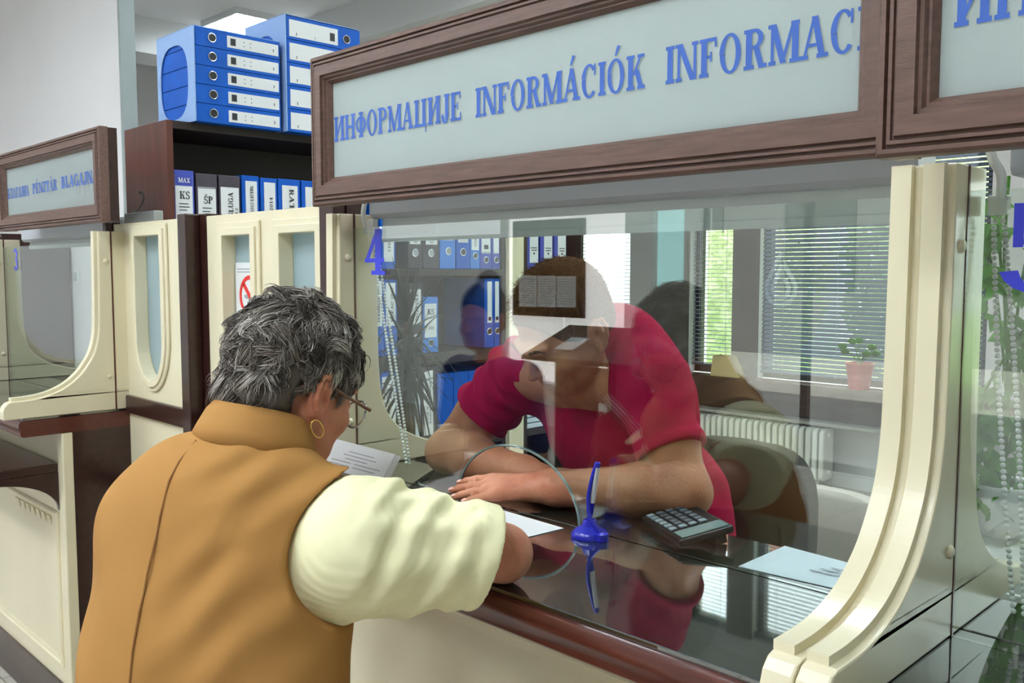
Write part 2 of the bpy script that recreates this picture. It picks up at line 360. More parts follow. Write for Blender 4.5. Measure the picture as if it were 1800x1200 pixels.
# back wall with its windows
WIN = [(-5.62, -4.88), (-4.27, -3.86), (-3.64, -2.0), (-1.75, -0.2), (0.3, 2.4)]
ZS, ZT = 0.74, 3.55
wb = MB(); wb.box(HX0, HX1, OY1, OY1 + 0.25, 0, ZS); wb.box(HX0, HX1, OY1, OY1 + 0.25, ZT, ZC)
ex = [HX0] + [e for w in WIN for e in w] + [HX1]
for i in range(0, len(ex), 2): wb.box(ex[i], ex[i + 1], OY1, OY1 + 0.25, ZS, ZT)
struct(wb.build('wall_back', M_WALL))
for i, (a, c) in enumerate(WIN):
    w = bpy.data.objects.new('window_%d' % (i + 1), None); COL.objects.link(w); w.location = ((a + c) / 2, OY1 + 0.1, ZS); struct(w, 'office window number %d with dark frame' % (i + 1))
    if i == 0: w['label'] = 'narrow office window beside the bookcase end'
    bpy.context.view_layer.update()
    for q in ((a, a + 0.05, ZS, ZT), (c - 0.05, c, ZS, ZT), (a, c, ZS, ZS + 0.06), (a, c, ZT - 0.05, ZT)):
        MB().box(q[0], q[1], OY1 + 0.08, OY1 + 0.14, q[2], q[3]).build('window_frame', M_WFRAME, w)
    MB().box(a + 0.05, c - 0.05, OY1 + 0.105, OY1 + 0.111, ZS + 0.06, ZT - 0.05).build('pane', M_WINGLASS, w)
pier = mat('pier_dark', (74, 66, 60), 0.5)  # dark tone holds the backlit shade on the pier
b = MB().box(-4.87, -4.28, OY1 - 0.03, OY1, 0.74, ZT).build('trim_3', pier); struct(b, 'pier between the two narrow windows, darkened as if backlit')
b = MB().box(-3.86, -3.64, OY1 - 0.03, OY1, 0.74, ZT).build('trim_4', pier); struct(b, 'dark mullion between the windows')
b = MB().box(HX0, HX1, OY1 - 0.16, OY1, 0.50, 0.74).build('trim_5', M_DARK, bevel=0.004); struct(b, 'deep dark window sill')
b = MB().box(HX0, HX1, OY1 - 0.26, OY1, 0.47, 0.495).build('trim_6', mat('ledge_grey', (150, 148, 142), 0.5), bevel=0.004); struct(b, 'grey ledge over the radiator')
b = MB().box(HX0, HX1, OY1 - 0.012, OY1 - 0.001, 0.0, 0.09).build('baseboard_back', M_CEIL); struct(b)
# hall wall opposite the counter, glazed entrance on its right-hand stretch
GX0, GX1 = -4.45, -0.6
BX0, BX1 = -6.78, -5.25      # added glowing panes, standing for the bright white hall wall
hw = MB(); hw.box(BX1, -4.92, HY0 - 0.2, HY0, 0, ZC); hw.box(-4.60, GX0, HY0 - 0.2, HY0, 0, ZC); hw.box(-4.92, -4.60, HY0 - 0.2, HY0, 0, 1.29); hw.box(-4.92, -4.60, HY0 - 0.2, HY0, 2.4, ZC)
hw.box(HX0, BX0, HY0 - 0.2, HY0, 0, 1.95); hw.box(HX0, BX0, HY0 - 0.2, HY0, 3.3, ZC); hw.box(BX0 - 0.12, BX0, HY0 - 0.2, HY0, 1.95, 3.3); hw.box(BX0, BX1, HY0 - 0.2, HY0, 0, 0.45); hw.box(BX0, BX1, HY0 - 0.2, HY0, 3.3, ZC); hw.box(GX1, HX1, HY0 - 0.2, HY0, 0, ZC); hw.box(GX0, GX1, HY0 - 0.2, HY0, 2.6, ZC)
struct(hw.build('wall_front', M_HALL))
fw = bpy.data.objects.new('window_7', None); COL.objects.link(fw); fw.location = ((BX0 + BX1) / 2, HY0, 0.45); struct(fw, 'added glowing frosted panes standing for the bright hall wall'); bpy.context.view_layer.update()
for k in range(2):
    x0, x1 = BX0 + (BX1 - BX0) * k / 2, BX0 + (BX1 - BX0) * (k + 1) / 2
    MB().box(x0 + 0.004, x1 - 0.004, HY0 - 0.03, HY0 - 0.02, 0.45, 3.3).build('frosted_pane', M_GLOWPANE, fw)
MB().box(BX0, BX1, HY0 - 0.02, HY0 + 0.10, 0.42, 0.45).build('sill', M_PAPER, fw)
cw = bpy.data.objects.new('window_9', None); COL.objects.link(cw); cw.location = (-7.95, HY0, 1.95); struct(cw, 'high frosted window band of the hall'); bpy.context.view_layer.update()
for k in range(2): MB().box(HX0 + 1.05 * k + 0.004, HX0 + 1.05 * (k + 1) - 0.004, HY0 - 0.03, HY0 - 0.02, 1.95, 3.3).build('frosted_pane', M_CLERE, cw)
ow = bpy.data.objects.new('window_8', None); COL.objects.link(ow); ow.location = (-4.76, HY0, 1.29); struct(ow, 'long rounded window of the hall'); bpy.context.view_layer.update()
def _slot(cx, hw_, zt, zb, n=18):
    return [(cx - hw_, zt), (cx - hw_, zb + hw_)] + [(cx + hw_ * math.cos(math.pi + math.pi * k / n), zb + hw_ + hw_ * math.sin(math.pi + math.pi * k / n)) for k in range(1, n)] + [(cx + hw_, zb + hw_), (cx + hw_, zt)]
MB().prism([(-4.92, 1.29), (-4.60, 1.29), (-4.60, 2.4), (-4.92, 2.4)], XZ(HY0 - 0.02), -0.02, 0.0, [_slot(-4.76, 0.15, 2.38, 1.31)]).build('surround', M_WALL, ow)
MB().box(-4.915, -4.605, HY0 - 0.06, HY0 - 0.05, 1.30, 2.39).build('frosted_pane', M_OVALPANE, ow)
gw = bpy.data.objects.new('window_6', None); COL.objects.link(gw); gw.location = ((GX0 + GX1) / 2, HY0, 0); struct(gw, 'glazed entrance front of the hall'); bpy.context.view_layer.update()
n = 4
for k in range(n + 1):
    x = GX0 + (GX1 - GX0) * k / n
    MB().box(x - 0.03, x + 0.03, HY0 - 0.13, HY0 - 0.07, 0, 2.6).build('mullion', M_WFRAME, gw)
for z in (0.03, 2.57): MB().box(GX0, GX1, HY0 - 0.13, HY0 - 0.07, z - 0.03, z + 0.03).build('transom', M_WFRAME, gw)
for k in range(n):
    x0, x1 = GX0 + (GX1 - GX0) * k / n + 0.03, GX0 + (GX1 - GX0) * (k + 1) / n - 0.03
    MB().box(x0, x1, HY0 - 0.104, HY0 - 0.098, 0.06, 2.54).build('pane', M_WINGLASS, gw)
# white water-drop emblems on the entrance glass
def drop_emblem(cx, cz, s):
    mb = MB()
    def path(sc, a_end):
        pts = []
        for k in range(33):
            a = math.radians(-140 + a_end * k / 32.0 if False else 150 + (390 - 150) * k / 32.0)
            pts.append((sc * math.cos(a), sc * math.sin(a)))
        return pts
    def band(pts, w):
        for (x0, z0), (x1, z1) in zip(pts[:-1], pts[1:]):
            d = Vector((x1 - x0, z1 - z0)); d.normalize(); nx, nz = -d.y * w, d.x * w
            mb.add([(cx + s * (x0 + nx), HY0 - 0.092, cz + s * (z0 + nz)), (cx + s * (x1 + nx), HY0 - 0.092, cz + s * (z1 + nz)),
                    (cx + s * (x1 - nx), HY0 - 0.092, cz + s * (z1 - nz)), (cx + s * (x0 - nx), HY0 - 0.092, cz + s * (z0 - nz))], [(0, 1, 2, 3)])
    o = path(1.0, 0); band([(0.0, 2.3)] + o + [(0.1, 1.7)], 0.14)
    i = path(0.55, 0); band([(0.1, 1.7)] + i + [(0.28, 0.62)], 0.14)
    return mb.build('emblem', M_FILM, gw)
drop_emblem(-3.72, 1.42, 0.13); drop_emblem(-2.62, 1.42, 0.13)

# ------------------------------------------------------------------ outside: paving, trees, a far house
struct(MB().box(-40, 40, OY1 + 0.25, 40, -0.3, -0.2).build('ground_garden', mat('lawn', (120, 160, 70), 0.9, var=0.3, scale=2)), 'sunlit lawn outside the office windows')
struct(MB().box(-40, 40, -40, HY0 - 0.2, -0.3, -0.2).build('ground_street', M_GROUND), 'sunlit paving outside the entrance')
def leaf_cloud(n, c, r, size, seed):
    rng = random.Random(seed); mb = MB()
    for _ in range(n):
        while True:
            p = Vector((rng.uniform(-1, 1), rng.uniform(-1, 1), rng.uniform(-1, 1)))
            if 0.25 < p.length < 1: break
        p = Vector((c[0] + p.x * r[0], c[1] + p.y * r[1], c[2] + p.z * r[2]))
        a = Vector((rng.gauss(0, 1), rng.gauss(0, 1), rng.gauss(0, 0.6))).normalized(); b2 = a.orthogonal().normalized(); s = size * rng.uniform(0.6, 1.3)
        mb.add([p - a * s, p + b2 * s * 0.5, p + a * s, p - b2 * s * 0.5], [(0, 1, 2, 3)])
    return mb
def garden_tree(x, y, h, r, m, label, seed):
    t = thing('garden_tree', label, 'tree', (x, y, -0.2), 'trees outside the office windows')
    bpy.context.view_layer.update()
    MB().tube([(x, y, -0.2), (x + 0.05, y, h * 0.4), (x, y + 0.1, h * 0.75)], [0.14, 0.11, 0.05], 8).build('trunk', M_BARK, t, smooth=60)
    f = leaf_cloud(5200, (x, y, h * 0.52), (r, r * 0.8, h * 0.52), 0.085, seed).build('foliage', m, t); f['kind'] = 'stuff'
garden_tree(-8.2, 13.4, 2.6, 1.6, M_LEAF, 'dark green tree seen behind the narrow window by the bookcase', 1)
garden_tree(-6.3, 10.6, 3.6, 1.15, M_LEAF2, 'bright leafy tree filling the window left of the mullion', 2)
garden_tree(-3.9, 10.8, 3.0, 1.15, M_LEAF, 'green tree behind the wide blind, nearest the mullion', 3)
garden_tree(-1.5, 10.6, 3.2, 1.15, M_LEAF2, 'pale green tree behind the middle of the wide blind', 4)
garden_tree(1.2, 10.4, 3.4, 1.3, M_LEAF, 'green tree outside the window past the booth five posts', 5)
h = thing('far_house', 'pale house seen behind the narrow window beyond the bookcase', 'house', (-11.5, 19, -0.2)); bpy.context.view_layer.update()
MB().box(-14.5, -8.5, 18, 22, -0.2, 6).build('house_wall', M_HOUSE, h)
MB().prism([(17.6, 6), (22.4, 6), (20, 7.8)], YZ(0), -14.8, -8.2).build('roof', mat('roof_tile', (150, 90, 70), 0.8), h)
for x in (-13.2, -11.5, -9.8): MB().box(x - 0.4, x + 0.4, 17.95, 18.0, 1.2, 2.6).build('house_window', M_WFRAME, h)

# building added across the street to block the bright sky
h = thing('sky_screen_building', 'added dull building across the street, screening off bright sky', 'building', (-1.5, -16, -0.2)); bpy.context.view_layer.update()
M_DULL = mat('dull_facade', (96, 92, 92), 0.9, var=0.2, scale=1)
MB().box(-14, 14, -20, -15, -0.2, 9).build('facade', M_DULL, h)
for i in range(9):
    for j in range(2): MB().box(-12.5 + 3 * i, -11 + 3 * i, -15.0, -14.95, 1.2 + 3.4 * j, 3.0 + 3.4 * j).build('house_window', M_WFRAME, h)
MB().box(-14.3, 14.3, -20.3, -14.6, 9, 9.3).build('roof', mat('roof_tile', (150, 90, 70), 0.8), h)

# ------------------------------------------------------------------ ceiling lamps
def ceiling_lamp(x, y, label, group=None):
    t = thing('ceiling_lamp', label, 'ceiling lamp', (x, y, ZC), group); bpy.context.view_layer.update()
    for (a, b2, c, d) in ((-0.31, 0.31, -0.31, -0.295), (-0.31, 0.31, 0.295, 0.31), (-0.31, -0.295, -0.295, 0.295), (0.295, 0.31, -0.295, 0.295)):
        MB().box(x + a, x + b2, y + c, y + d, ZC - 0.05, ZC - 0.001).build('frame_edge', M_PAPER, t)
    MB().box(x - 0.293, x + 0.293, y - 0.293, y + 0.293, ZC - 0.03, ZC - 0.02).build('diffuser', M_LAMP, t)
    for k in (-1, 0, 1): MB().box(x + k * 0.147 - 0.005, x + k * 0.147 + 0.005, y - 0.293, y + 0.293, ZC - 0.045, ZC - 0.03).build('louvre', M_PAPER, t)
    for k in (-2, -1, 0, 1, 2): MB().box(x - 0.293, x + 0.293, y + k * 0.1 - 0.003, y + k * 0.1 + 0.003, ZC - 0.043, ZC - 0.031).build('louvre', M_PAPER, t)
ceiling_lamp(-7.25, 4.05, 'lit square ceiling lamp with louvres above the wrapped blue binders')
for (x, y) in ((-6.8, -1.6), (-5.0, -1.6), (-3.2, -1.6), (-1.4, -1.6), (-5.0, 0.0), (-2.2, -0.4), (-0.5, -0.7)): ceiling_lamp(x, y, 'added unseen square ceiling lamp lighting the public hall', 'added hall lamps')  # unseen lamps added to light the counter front and the customer
for (x, y) in ((-4.2, 3.0), (-1.6, 3.0), (-0.3, 2.7)): ceiling_lamp(x, y, 'added unseen square ceiling lamp lighting the office', 'added office lamps')  # unseen lamps added to brighten the office and backlight the signs

# ------------------------------------------------------------------ picture-frame sweep (four mitred rails)
PROF = [(0, 0), (0, 0.026), (0.004, 0.030), (0.009, 0.030), (0.0105, 0.024), (0.0125, 0.024), (0.014, 0.031), (0.018, 0.031), (0.019, 0.027), (0.021, 0.027), (0.023, 0.033), (0.044, 0.033),
        (0.0455, 0.027), (0.047, 0.027), (0.050, 0.027), (0.053, 0.021), (0.056, 0.021), (0.062, 0.012), (0.062, 0)]
def rails(x0, x1, z0, z1, Yb, prof, m, parent, name='frame_rail', k=1.0):
    c = {'bottom': ((x0, z0), (x1, z0), (1, 0), (0, 1)), 'top': ((x1, z1), (x0, z1), (-1, 0), (0, -1)), 'left': ((x0, z1), (x0, z0), (0, -1), (1, 0)), 'right': ((x1, z0), (x1, z1), (0, 1), (-1, 0))}
    for q in c.values():
        (ax, az), (bx, bz), t, nn = q; vs = []; K = len(prof)
        for (px, pz), sg in (((ax, az), 1), ((bx, bz), -1)):
            for u, d in prof:
                u *= k
                vs.append((px + t[0] * u * sg + nn[0] * u, Yb - d, pz + t[1] * u * sg + nn[1] * u))
        fs = [(i, i + 1, K + i + 1, K + i) for i in range(K - 1)] + [(K - 1, 0, K, 2 * K - 1)]
        MB().add(vs, fs + [tuple(range(K)), tuple(range(2 * K - 1, K - 1, -1))]).build(name, m, parent)
def sign(x0, x1, Yf, z0, z1, label, words):
    Yb = Yf + 0.033
    t = thing('counter_sign', label, 'sign', ((x0 + x1) / 2, Yb, z0)); bpy.context.view_layer.update()
    rails(x0, x1, z0, z1, Yb, PROF, M_FRAME, t)
    MB().box(x0 + 0.002, x0 + 0.03, Yb, Yb + 0.03, z0 + 0.002, z1 - 0.002).build('back_edge', M_DARK, t)
    MB().box(x1 - 0.03, x1 - 0.002, Yb, Yb + 0.03, z0 + 0.002, z1 - 0.002).build('back_edge', M_DARK, t)
    MB().box(x0 + 0.055, x1 - 0.055, Yb - 0.010, Yb - 0.004, z0 + 0.055, z1 - 0.055).build('sign_face', M_SIGN, t)
    for (s, xa, xb, zb, hh) in words:
        tag(text_into(MB(), s, (xa, Yb - 0.0115, zb), (1, 0, 0), (0, 0, 1), xb - xa, hh).build('lettering', M_BLUE, t), 'blue serif lettering reading ' + s)
sign(-1.787, -0.47, 1.135, 1.713, 2.040, 'long walnut framed information sign hung over window four', [('ИНФОРМАЦИЈЕ', -1.722, -1.298, 1.852, 0.053), ('INFORMÁCIÓK', -1.262, -0.872, 1.851, 0.053), ('INFORMACIJE', -0.836, -0.455, 1.851, 0.055)])
sign(-0.455, 0.86, 1.03, 1.697, 2.024, 'walnut framed sign over window five, cut off by the picture edge', [('ИНФОРМАЦИЈЕ', -0.381, 0.04, 1.832, 0.056), ('INFORMÁCIÓK', 0.08, 0.47, 1.832, 0.056), ('INFO', 0.5, 0.66, 1.832, 0.056)])
sign(-4.09, -3.018, 1.135, 1.726, 2.030, 'small walnut framed cash desk sign in front of the white partition', [('БЛАГАЈНА', -4.022, -3.765, 1.853, 0.040), ('PÉNZTÁR', -3.726, -3.460, 1.856, 0.038), ('BLAGAJNA', -3.420, -3.085, 1.857, 0.041)])

# ------------------------------------------------------------------ curved cream side brackets
FR = [(1.165, 1.700), (1.163, 1.55), (1.160, 1.42), (1.156, 1.357), (1.143, 1.303), (1.119, 1.259), (1.085, 1.218), (1.036, 1.184), (0.982, 1.165), (0.932, 1.158), (0.885, 1.157)]
RE = [(1.51, 1.125), (1.453, 1.135), (1.38, 1.160), (1.326, 1.193), (1.288, 1.245), (1.274, 1.33), (1.271, 1.45), (1.270, 1.700)]
def crom(P, k=5):
    P = [Vector(p) for p in P]; out = []
    for i in range(len(P) - 1):
        a, b2, c, d = P[max(i - 1, 0)], P[i], P[i + 1], P[min(i + 2, len(P) - 1)]
        for j in range(k):
            t = j / k
            out.append(tuple(0.5 * ((2 * b2) + (c - a) * t + (2 * a - 5 * b2 + 4 * c - d) * t * t + (3 * b2 - a - 3 * c + d) * t ** 3)))
    out.append(tuple(P[-1])); return out
FRC, REC = crom(FR), crom(RE, 4)
NOSE = [(0.872, 1.153), (0.862, 1.143), (0.857, 1.128), (0.856, 1.090), (0.905, 1.090)]
def bracket(xl, xr, dy, label, z0=1.1005, ymax=9, caps=True):
    t = thing('side_bracket', label, 'bracket', ((xl + xr) / 2, 1.2 + dy, 1.10)); bpy.context.view_layer.update()
    P = FRC + [(y, max(z, z0)) for y, z in NOSE[:3]] + [(0.857, z0), (1.51, z0)] + REC
    P = [(min(y + dy, ymax), z) for y, z in P]
    MB().prism(P, YZ(0), xl, xr).build('side_panel', M_CREAM, t, bevel=0.003)
    # raised moulding that follows the front edge
    out = []
    for i, p in enumerate(FRC):
        a = Vector(FRC[max(i - 1, 0)]); b2 = Vector(FRC[min(i + 1, len(FRC) - 1)]); d = (b2 - a).normalized(); nn = Vector((d.y, -d.x))
        nn = nn if nn.x < 0 or nn.y > 0 else -nn
        out.append(Vector(p) + nn * 0.011)
    band = [(p.x + dy, p.y) for p in out] + [(y + dy, z) for y, z in reversed(FRC)]
    MB().prism(band, YZ(0), xl + 0.001, xl + 0.026).build('edge_moulding', M_CREAM, t, bevel=0.003)
    if caps: MB().box(xr, xr + 0.0012, 1.203 + dy, 1.208 + dy, z0, 1.70).build('glass_groove', M_COUNTERW, t)
    for z in ((1.60, 1.215) if caps else ()):
        mb = MB().lathe([(0.009, 0), (0.009, 0.002), (0.006, 0.0045), (0.0, 0.005)], n=14)
        mb.v = [(xr + v[2], 1.187 + dy + v[0], z + v[1]) for v in mb.v]
        mb.build('screw_cap', M_CREAM, t, smooth=50)
    return t
bracket(-0.486, -0.449, 0.0, 'curved cream bracket closing window four on its near side', caps=False)
bracket(-0.447, -0.410, 0.0, 'curved cream bracket closing window five, paired with its neighbour')
bracket(-1.808, -1.770, 0.035, 'curved cream bracket behind the customer at the far side of window four')
bracket(-3.158, -3.120, 0.0, 'curved cream bracket on the near side of the cash desk', ymax=1.362)
bracket(-4.318, -4.280, 0.0, 'curved cream bracket on the far side of the cash desk at picture edge')

# ------------------------------------------------------------------ glass screens
def screen(xl, xr, Y, label, num, npos, arch=None, ztop=1.668):
    t = thing('glass_screen', label, 'glass screen', ((xl + xr) / 2, Y, 1.10)); bpy.context.view_layer.update()
    P = [(xl, 1.101), (xl, ztop), (xr, ztop), (xr, 1.101)]
    if arch:
        cx, r, hh = arch
        P += [(cx + r * math.cos(math.pi * k / 28), 1.101 + hh * math.sin(math.pi * k / 28)) for k in range(29)]
    MB().prism(P, XZ(Y), -0.003, 0.003).build('pane', M_PANE, t)
    if arch:
        pts = [(cx + (r - 0.001) * math.cos(math.pi * k / 40), Y, 1.101 + (hh - 0.001) * math.sin(math.pi * k / 40)) for k in range(41)]
        MB().tube(pts, 0.0026, 6).build('polished_edge', mat('glass_edge', (112, 134, 130), 0.1, spec=0.9), t, smooth=60)
    mb = text_into(MB(), num, (npos[0], Y - 0.0045, npos[1]), (1, 0, 0), (0, 0, 1), npos[2], npos[3])
    tag(mb.build('number', M_NUM, t), 'blue number')
screen(-1.772, -0.484, 1.240, 'clear glass screen with number four and an arched opening', '4', (-1.727, 1.560, 0.085, 0.103), (-1.24, 0.167, 0.128))
screen(-0.412, 0.86, 1.206, 'clear glass screen with number five beside the ivy', '5', (-0.369, 1.545, 0.085, 0.105))
screen(-4.282, -3.156, 1.206, 'clear glass screen of the cash desk with number three', '3', (-4.14, 1.57, 0.06, 0.09))

# ------------------------------------------------------------------ counters
def counter(xl, xr, label, ledge=False):
    YR = 1.365 if ledge else 1.40
    t = thing('service_counter', label, 'counter', ((xl + xr) / 2, 1.15, 0)); bpy.context.view_layer.update()
    P = [(0.912, 1.040), (0.905, 1.046), (0.905, 1.062), (0.900, 1.068), (0.900, 1.082), (0.905, 1.090), (0.912, 1.092), (YR, 1.092), (YR, 1.040)]
    MB().prism(P, YZ(0), xl, xr).build('worktop', M_COUNTERW, t, smooth=40)
    MB().box(xl + 0.004, xr - 0.004, 0.914, 1.237, 1.092, 1.100).build('glass_plate', M_PLATE, t, bevel=0.0015)
    MB().box(xl + 0.004, xr - 0.004, 1.243, YR - 0.003, 1.092, 1.100).build('glass_plate', M_PLATE, t, bevel=0.0015)
    MB().box(xl + 0.05, xr - 0.05, 1.038, 1.055, 0.16, 1.04).build('front_panel', M_CREAM, t)
    for (a, b2) in ((xl, xl + 0.05), (xr - 0.05, xr)): MB().box(a, b2, 1.028, 1.062, 0.0, 1.04).build('corner_stile', M_CREAM, t, bevel=0.004)
    MB().box(xl + 0.05, xr - 0.05, 1.030, 1.05, 0.0, 0.16).build('plinth', M_DARK, t)
    rails(xl + 0.09, xr - 0.09, 0.22, 0.76 if ledge else 0.98, 1.038, [(0, 0), (0, 0.004), (0.006, 0.009), (0.012, 0.009), (0.016, 0.004), (0.03, 0.003), (0.03, 0)], M_CREAM, t, 'panel_moulding')
    for a in (xl, xr - 0.02): MB().box(a + (0.02 if a == xl else -0.0) - (0.02 if a == xl else 0), a + 0.02, 1.0625, YR, 0.0, 1.04).build('side_panel', M_DARK, t)
    return t
counter(-1.808, -0.449, 'window four service counter topped with dark glass plates')
counter(-0.447, 0.86, 'window five service counter topped with dark glass')
c3 = counter(-4.318, -3.120, 'cash desk counter with cream panelled front and dark sides', True)
for k in range(7):
    x = -3.30 - 0.055 * k
    MB().add([(x - 0.02, 1.0375, 0.735), (x + 0.02, 1.0375, 0.735), (x + 0.018, 1.0375, 0.70), (x - 0.02, 1.030, 0.735), (x + 0.02, 1.030, 0.735)], [(0, 1, 2), (3, 4, 2), (0, 3, 2), (1, 4, 2), (0, 1, 4, 3)]).build('front_wedge', M_CREAM_IN, c3)  # row of small triangular wedges on the front panel
lt = thing('bag_ledge', 'dark wooden bag ledge on the front of the cash desk', 'shelf', (-3.7, 1.03, 0.9)); bpy.context.view_layer.update()
MB().box(-4.27, -3.165, 0.80, 1.027, 0.905, 0.934).build('ledge_board', M_DARK, lt, bevel=0.004)
prof = [(1.027, 0.905), (0.80, 0.905), (0.80, 0.885)] + [(0.82 + 0.207 * math.sin(a), 0.885 - 0.110 * (1 - math.cos(a))) for a in [math.pi / 2 * k / 10 for k in range(11)]]
for x in (-4.26, -3.185): MB().prism(prof, YZ(0), x, x + 0.02).build('ledge_bracket', M_DARK, lt)
MB().tube([(-4.25, 0.95, 0.938), (-4.0, 0.93, 0.938), (-3.93, 0.98, 0.939), (-3.90, 1.0, 0.96), (-3.92, 1.02, 0.99)], 0.003, 6).build('cable', M_BLACK, smooth=60)
tag(bpy.data.objects['cable'], 'thin black cable lying on the cash desk bag ledge', 'cable')
# dark post and cable of the cash desk, pen
MB().tube([(-3.50, 1.33, 1.103), (-3.50, 1.325, 1.16), (-3.47, 1.335, 1.20), (-3.41, 1.35, 1.205), (-3.36, 1.355, 1.19), (-3.34, 1.355, 1.16)], 0.006, 8).build('bent_cable', M_BLACK, smooth=60)
tag(bpy.data.objects['bent_cable'], 'black cable bending up from the cash desk top', 'cable')
p = thing('ballpoint_pen', 'blue ballpoint pen standing on the cash desk', 'pen', (-3.275, 1.352, 1.10)); bpy.context.view_layer.update()
MB().tube([(-3.275, 1.352, 1.101), (-3.272, 1.362, 1.20)], 0.006, 8).build('barrel', mat('pen_blue', (40, 60, 190), 0.3), p, smooth=60)
MB().tube([(-3.272, 1.362, 1.20), (-3.271, 1.363, 1.225)], 0.0045, 8).build('clip_cap', M_BLUE, p, smooth=60)
s3 = MB().add([(-3.62, 1.26, 1.1008), (-3.38, 1.27, 1.1008), (-3.36, 1.355, 1.1008), (-3.60, 1.35, 1.1008), (-3.62, 1.26, 1.1014), (-3.38, 1.27, 1.1014), (-3.36, 1.355, 1.1014), (-3.60, 1.35, 1.1014)], [(0, 1, 2, 3), (4, 5, 6, 7), (0, 1, 5, 4), (1, 2, 6, 5), (2, 3, 7, 6), (3, 0, 4, 7)]).build('paper_sheet', M_PAPER)
tag(s3, 'white sheet lying behind the cash desk glass', 'paper')

# ------------------------------------------------------------------ cream partition panels with long windows
def slot(cx, hw, zt, zb, n=18):
    r = hw * 1.35
    return [(cx - hw, zt), (cx - hw, zb + r)] + [(cx + hw * math.cos(math.pi + math.pi * k / n), zb + r + r * math.sin(math.pi + math.pi * k / n)) for k in range(1, n)] + [(cx + hw, zb + r), (cx + hw, zt)]
def partition(xl, xr, slots, label):
    t = thing('partition_panel', label, 'partition', ((xl + xr) / 2, 1.26, 0)); bpy.context.view_layer.update()
    MB().prism([(xl, 1.145), (xr, 1.145), (xr, 1.727), (xl, 1.727)], XZ(1.25), 0, 0.03, [slot(*s) for s in slots]).build('upper_board', M_CREAM, t)
    for (cx, hw, zt, zb) in slots:
        MB().prism(slot(cx, hw + 0.040, zt + 0.036, zb - 0.034), XZ(1.25), -0.008, 0, [slot(cx, hw + 0.022, zt + 0.018, zb - 0.018)]).build('outer_moulding', M_CREAM, t, bevel=0.003)
        MB().prism(slot(cx, hw + 0.024, zt + 0.020, zb - 0.020), XZ(1.25), -0.014, 0.0295, [slot(cx, hw - 0.001, zt - 0.001, zb + 0.001)]).build('inner_moulding', M_CREAM, t, bevel=0.003)
        MB().box(cx - hw - 0.01, cx + hw + 0.01, 1.2805, 1.2845, zb - 0.01, zt + 0.01).build('frosted_pane', M_FROST, t)
    MB().box(xl, xr, 1.238, 1.272, 1.085, 1.145).build('rail', M_DARK, t, bevel=0.004)
    MB().box(xl, xr, 1.25, 1.278, 0.86, 1.085).build('middle_board', M_CREAM, t)
    MB().box(xl, xr, 1.238, 1.272, 0.79, 0.86).build('rail', M_DARK, t, bevel=0.004)
    MB().box(xl, xr, 1.25, 1.278, 0.12, 0.79).build('lower_board', M_CREAM, t)
    MB().box(xl, xr, 1.236, 1.278, 0.0, 0.12).build('plinth', M_DARK, t)
partition(-3.205, -2.662, [(-2.917, 0.096, 1.682, 1.21)], 'cream partition panel with a single long rounded window')
partition(-2.52, -1.885, [(-2.33, 0.079, 1.668, 1.20), (-2.017, 0.085, 1.666, 1.20)], 'cream partition panel with two long windows and the smoking ban')
for (a, b2, y0, lab) in ((-3.245, -3.207, 1.225, 'narrow dark post at the corner of the cash desk'), (-2.660, -2.522, 1.205, 'dark wooden post between the two cream partition panels'), (-1.883, -1.812, 1.215, 'narrow dark post beside the window four bracket')):
    q = thing('partition_post', lab, 'post', ((a + b2) / 2, 1.25, 0)); bpy.context.view_layer.update()
    w = b2 - a
    MB().box(a, b2, 1.25, 1.30, 0, 1.735).build('post_core', M_DARK, q)
    MB().box(a + (w * 0.30 if w > 0.1 else 0.004), b2 - (w * 0.30 if w > 0.1 else 0.004), y0, 1.25, 0, 1.735).build('post_face', M_DARK, q, bevel=0.004)
# smoking ban notice
q = thing('smoking_ban_notice', 'white notice with a red no smoking ring behind the partition window', 'notice', (-2.33, 1.272, 1.4)); bpy.context.view_layer.update()
MB().box(-2.402, -2.262, 1.2745, 1.2755, 1.40, 1.592).build('sheet', M_PAPER, q)
mb = MB(); cx, cz, R1, R0 = -2.323, 1.498, 0.058, 0.046
pts = [(math.cos(2 * math.pi * k / 40), math.sin(2 * math.pi * k / 40)) for k in range(40)]
mb.prism([(cx + R1 * a, cz + R1 * b2) for a, b2 in pts], XZ(1.2738), 0, 0.0005, [[(cx + R0 * a, cz + R0 * b2) for a, b2 in pts]])
mb.prism([(cx - 0.040, cz + 0.030), (cx - 0.030, cz + 0.040), (cx + 0.040, cz - 0.030), (cx + 0.030, cz - 0.040)], XZ(1.2738), 0, 0.0005)
mb.build('ban_ring', mat('ban_red', (222, 44, 40), 0.5), q)
mb = MB().box(cx - 0.03, cx + 0.022, 1.2741, 1.2744, cz - 0.006, cz + 0.004); mb.tube([(cx + 0.024, 1.2741, cz), (cx + 0.03, 1.2741, cz + 0.014), (cx + 0.02, 1.2741, cz + 0.022), (cx + 0.012, 1.2741, cz + 0.018)], 0.001, 5)
mb.build('cigarette', M_INKG, q)
mb = MB()
for k in range(2): mb.box(-2.39, -2.275, 1.2740, 1.2744, 1.572 - 0.008 * k, 1.575 - 0.008 * k)
mb.build('print_lines', M_INKG, q)
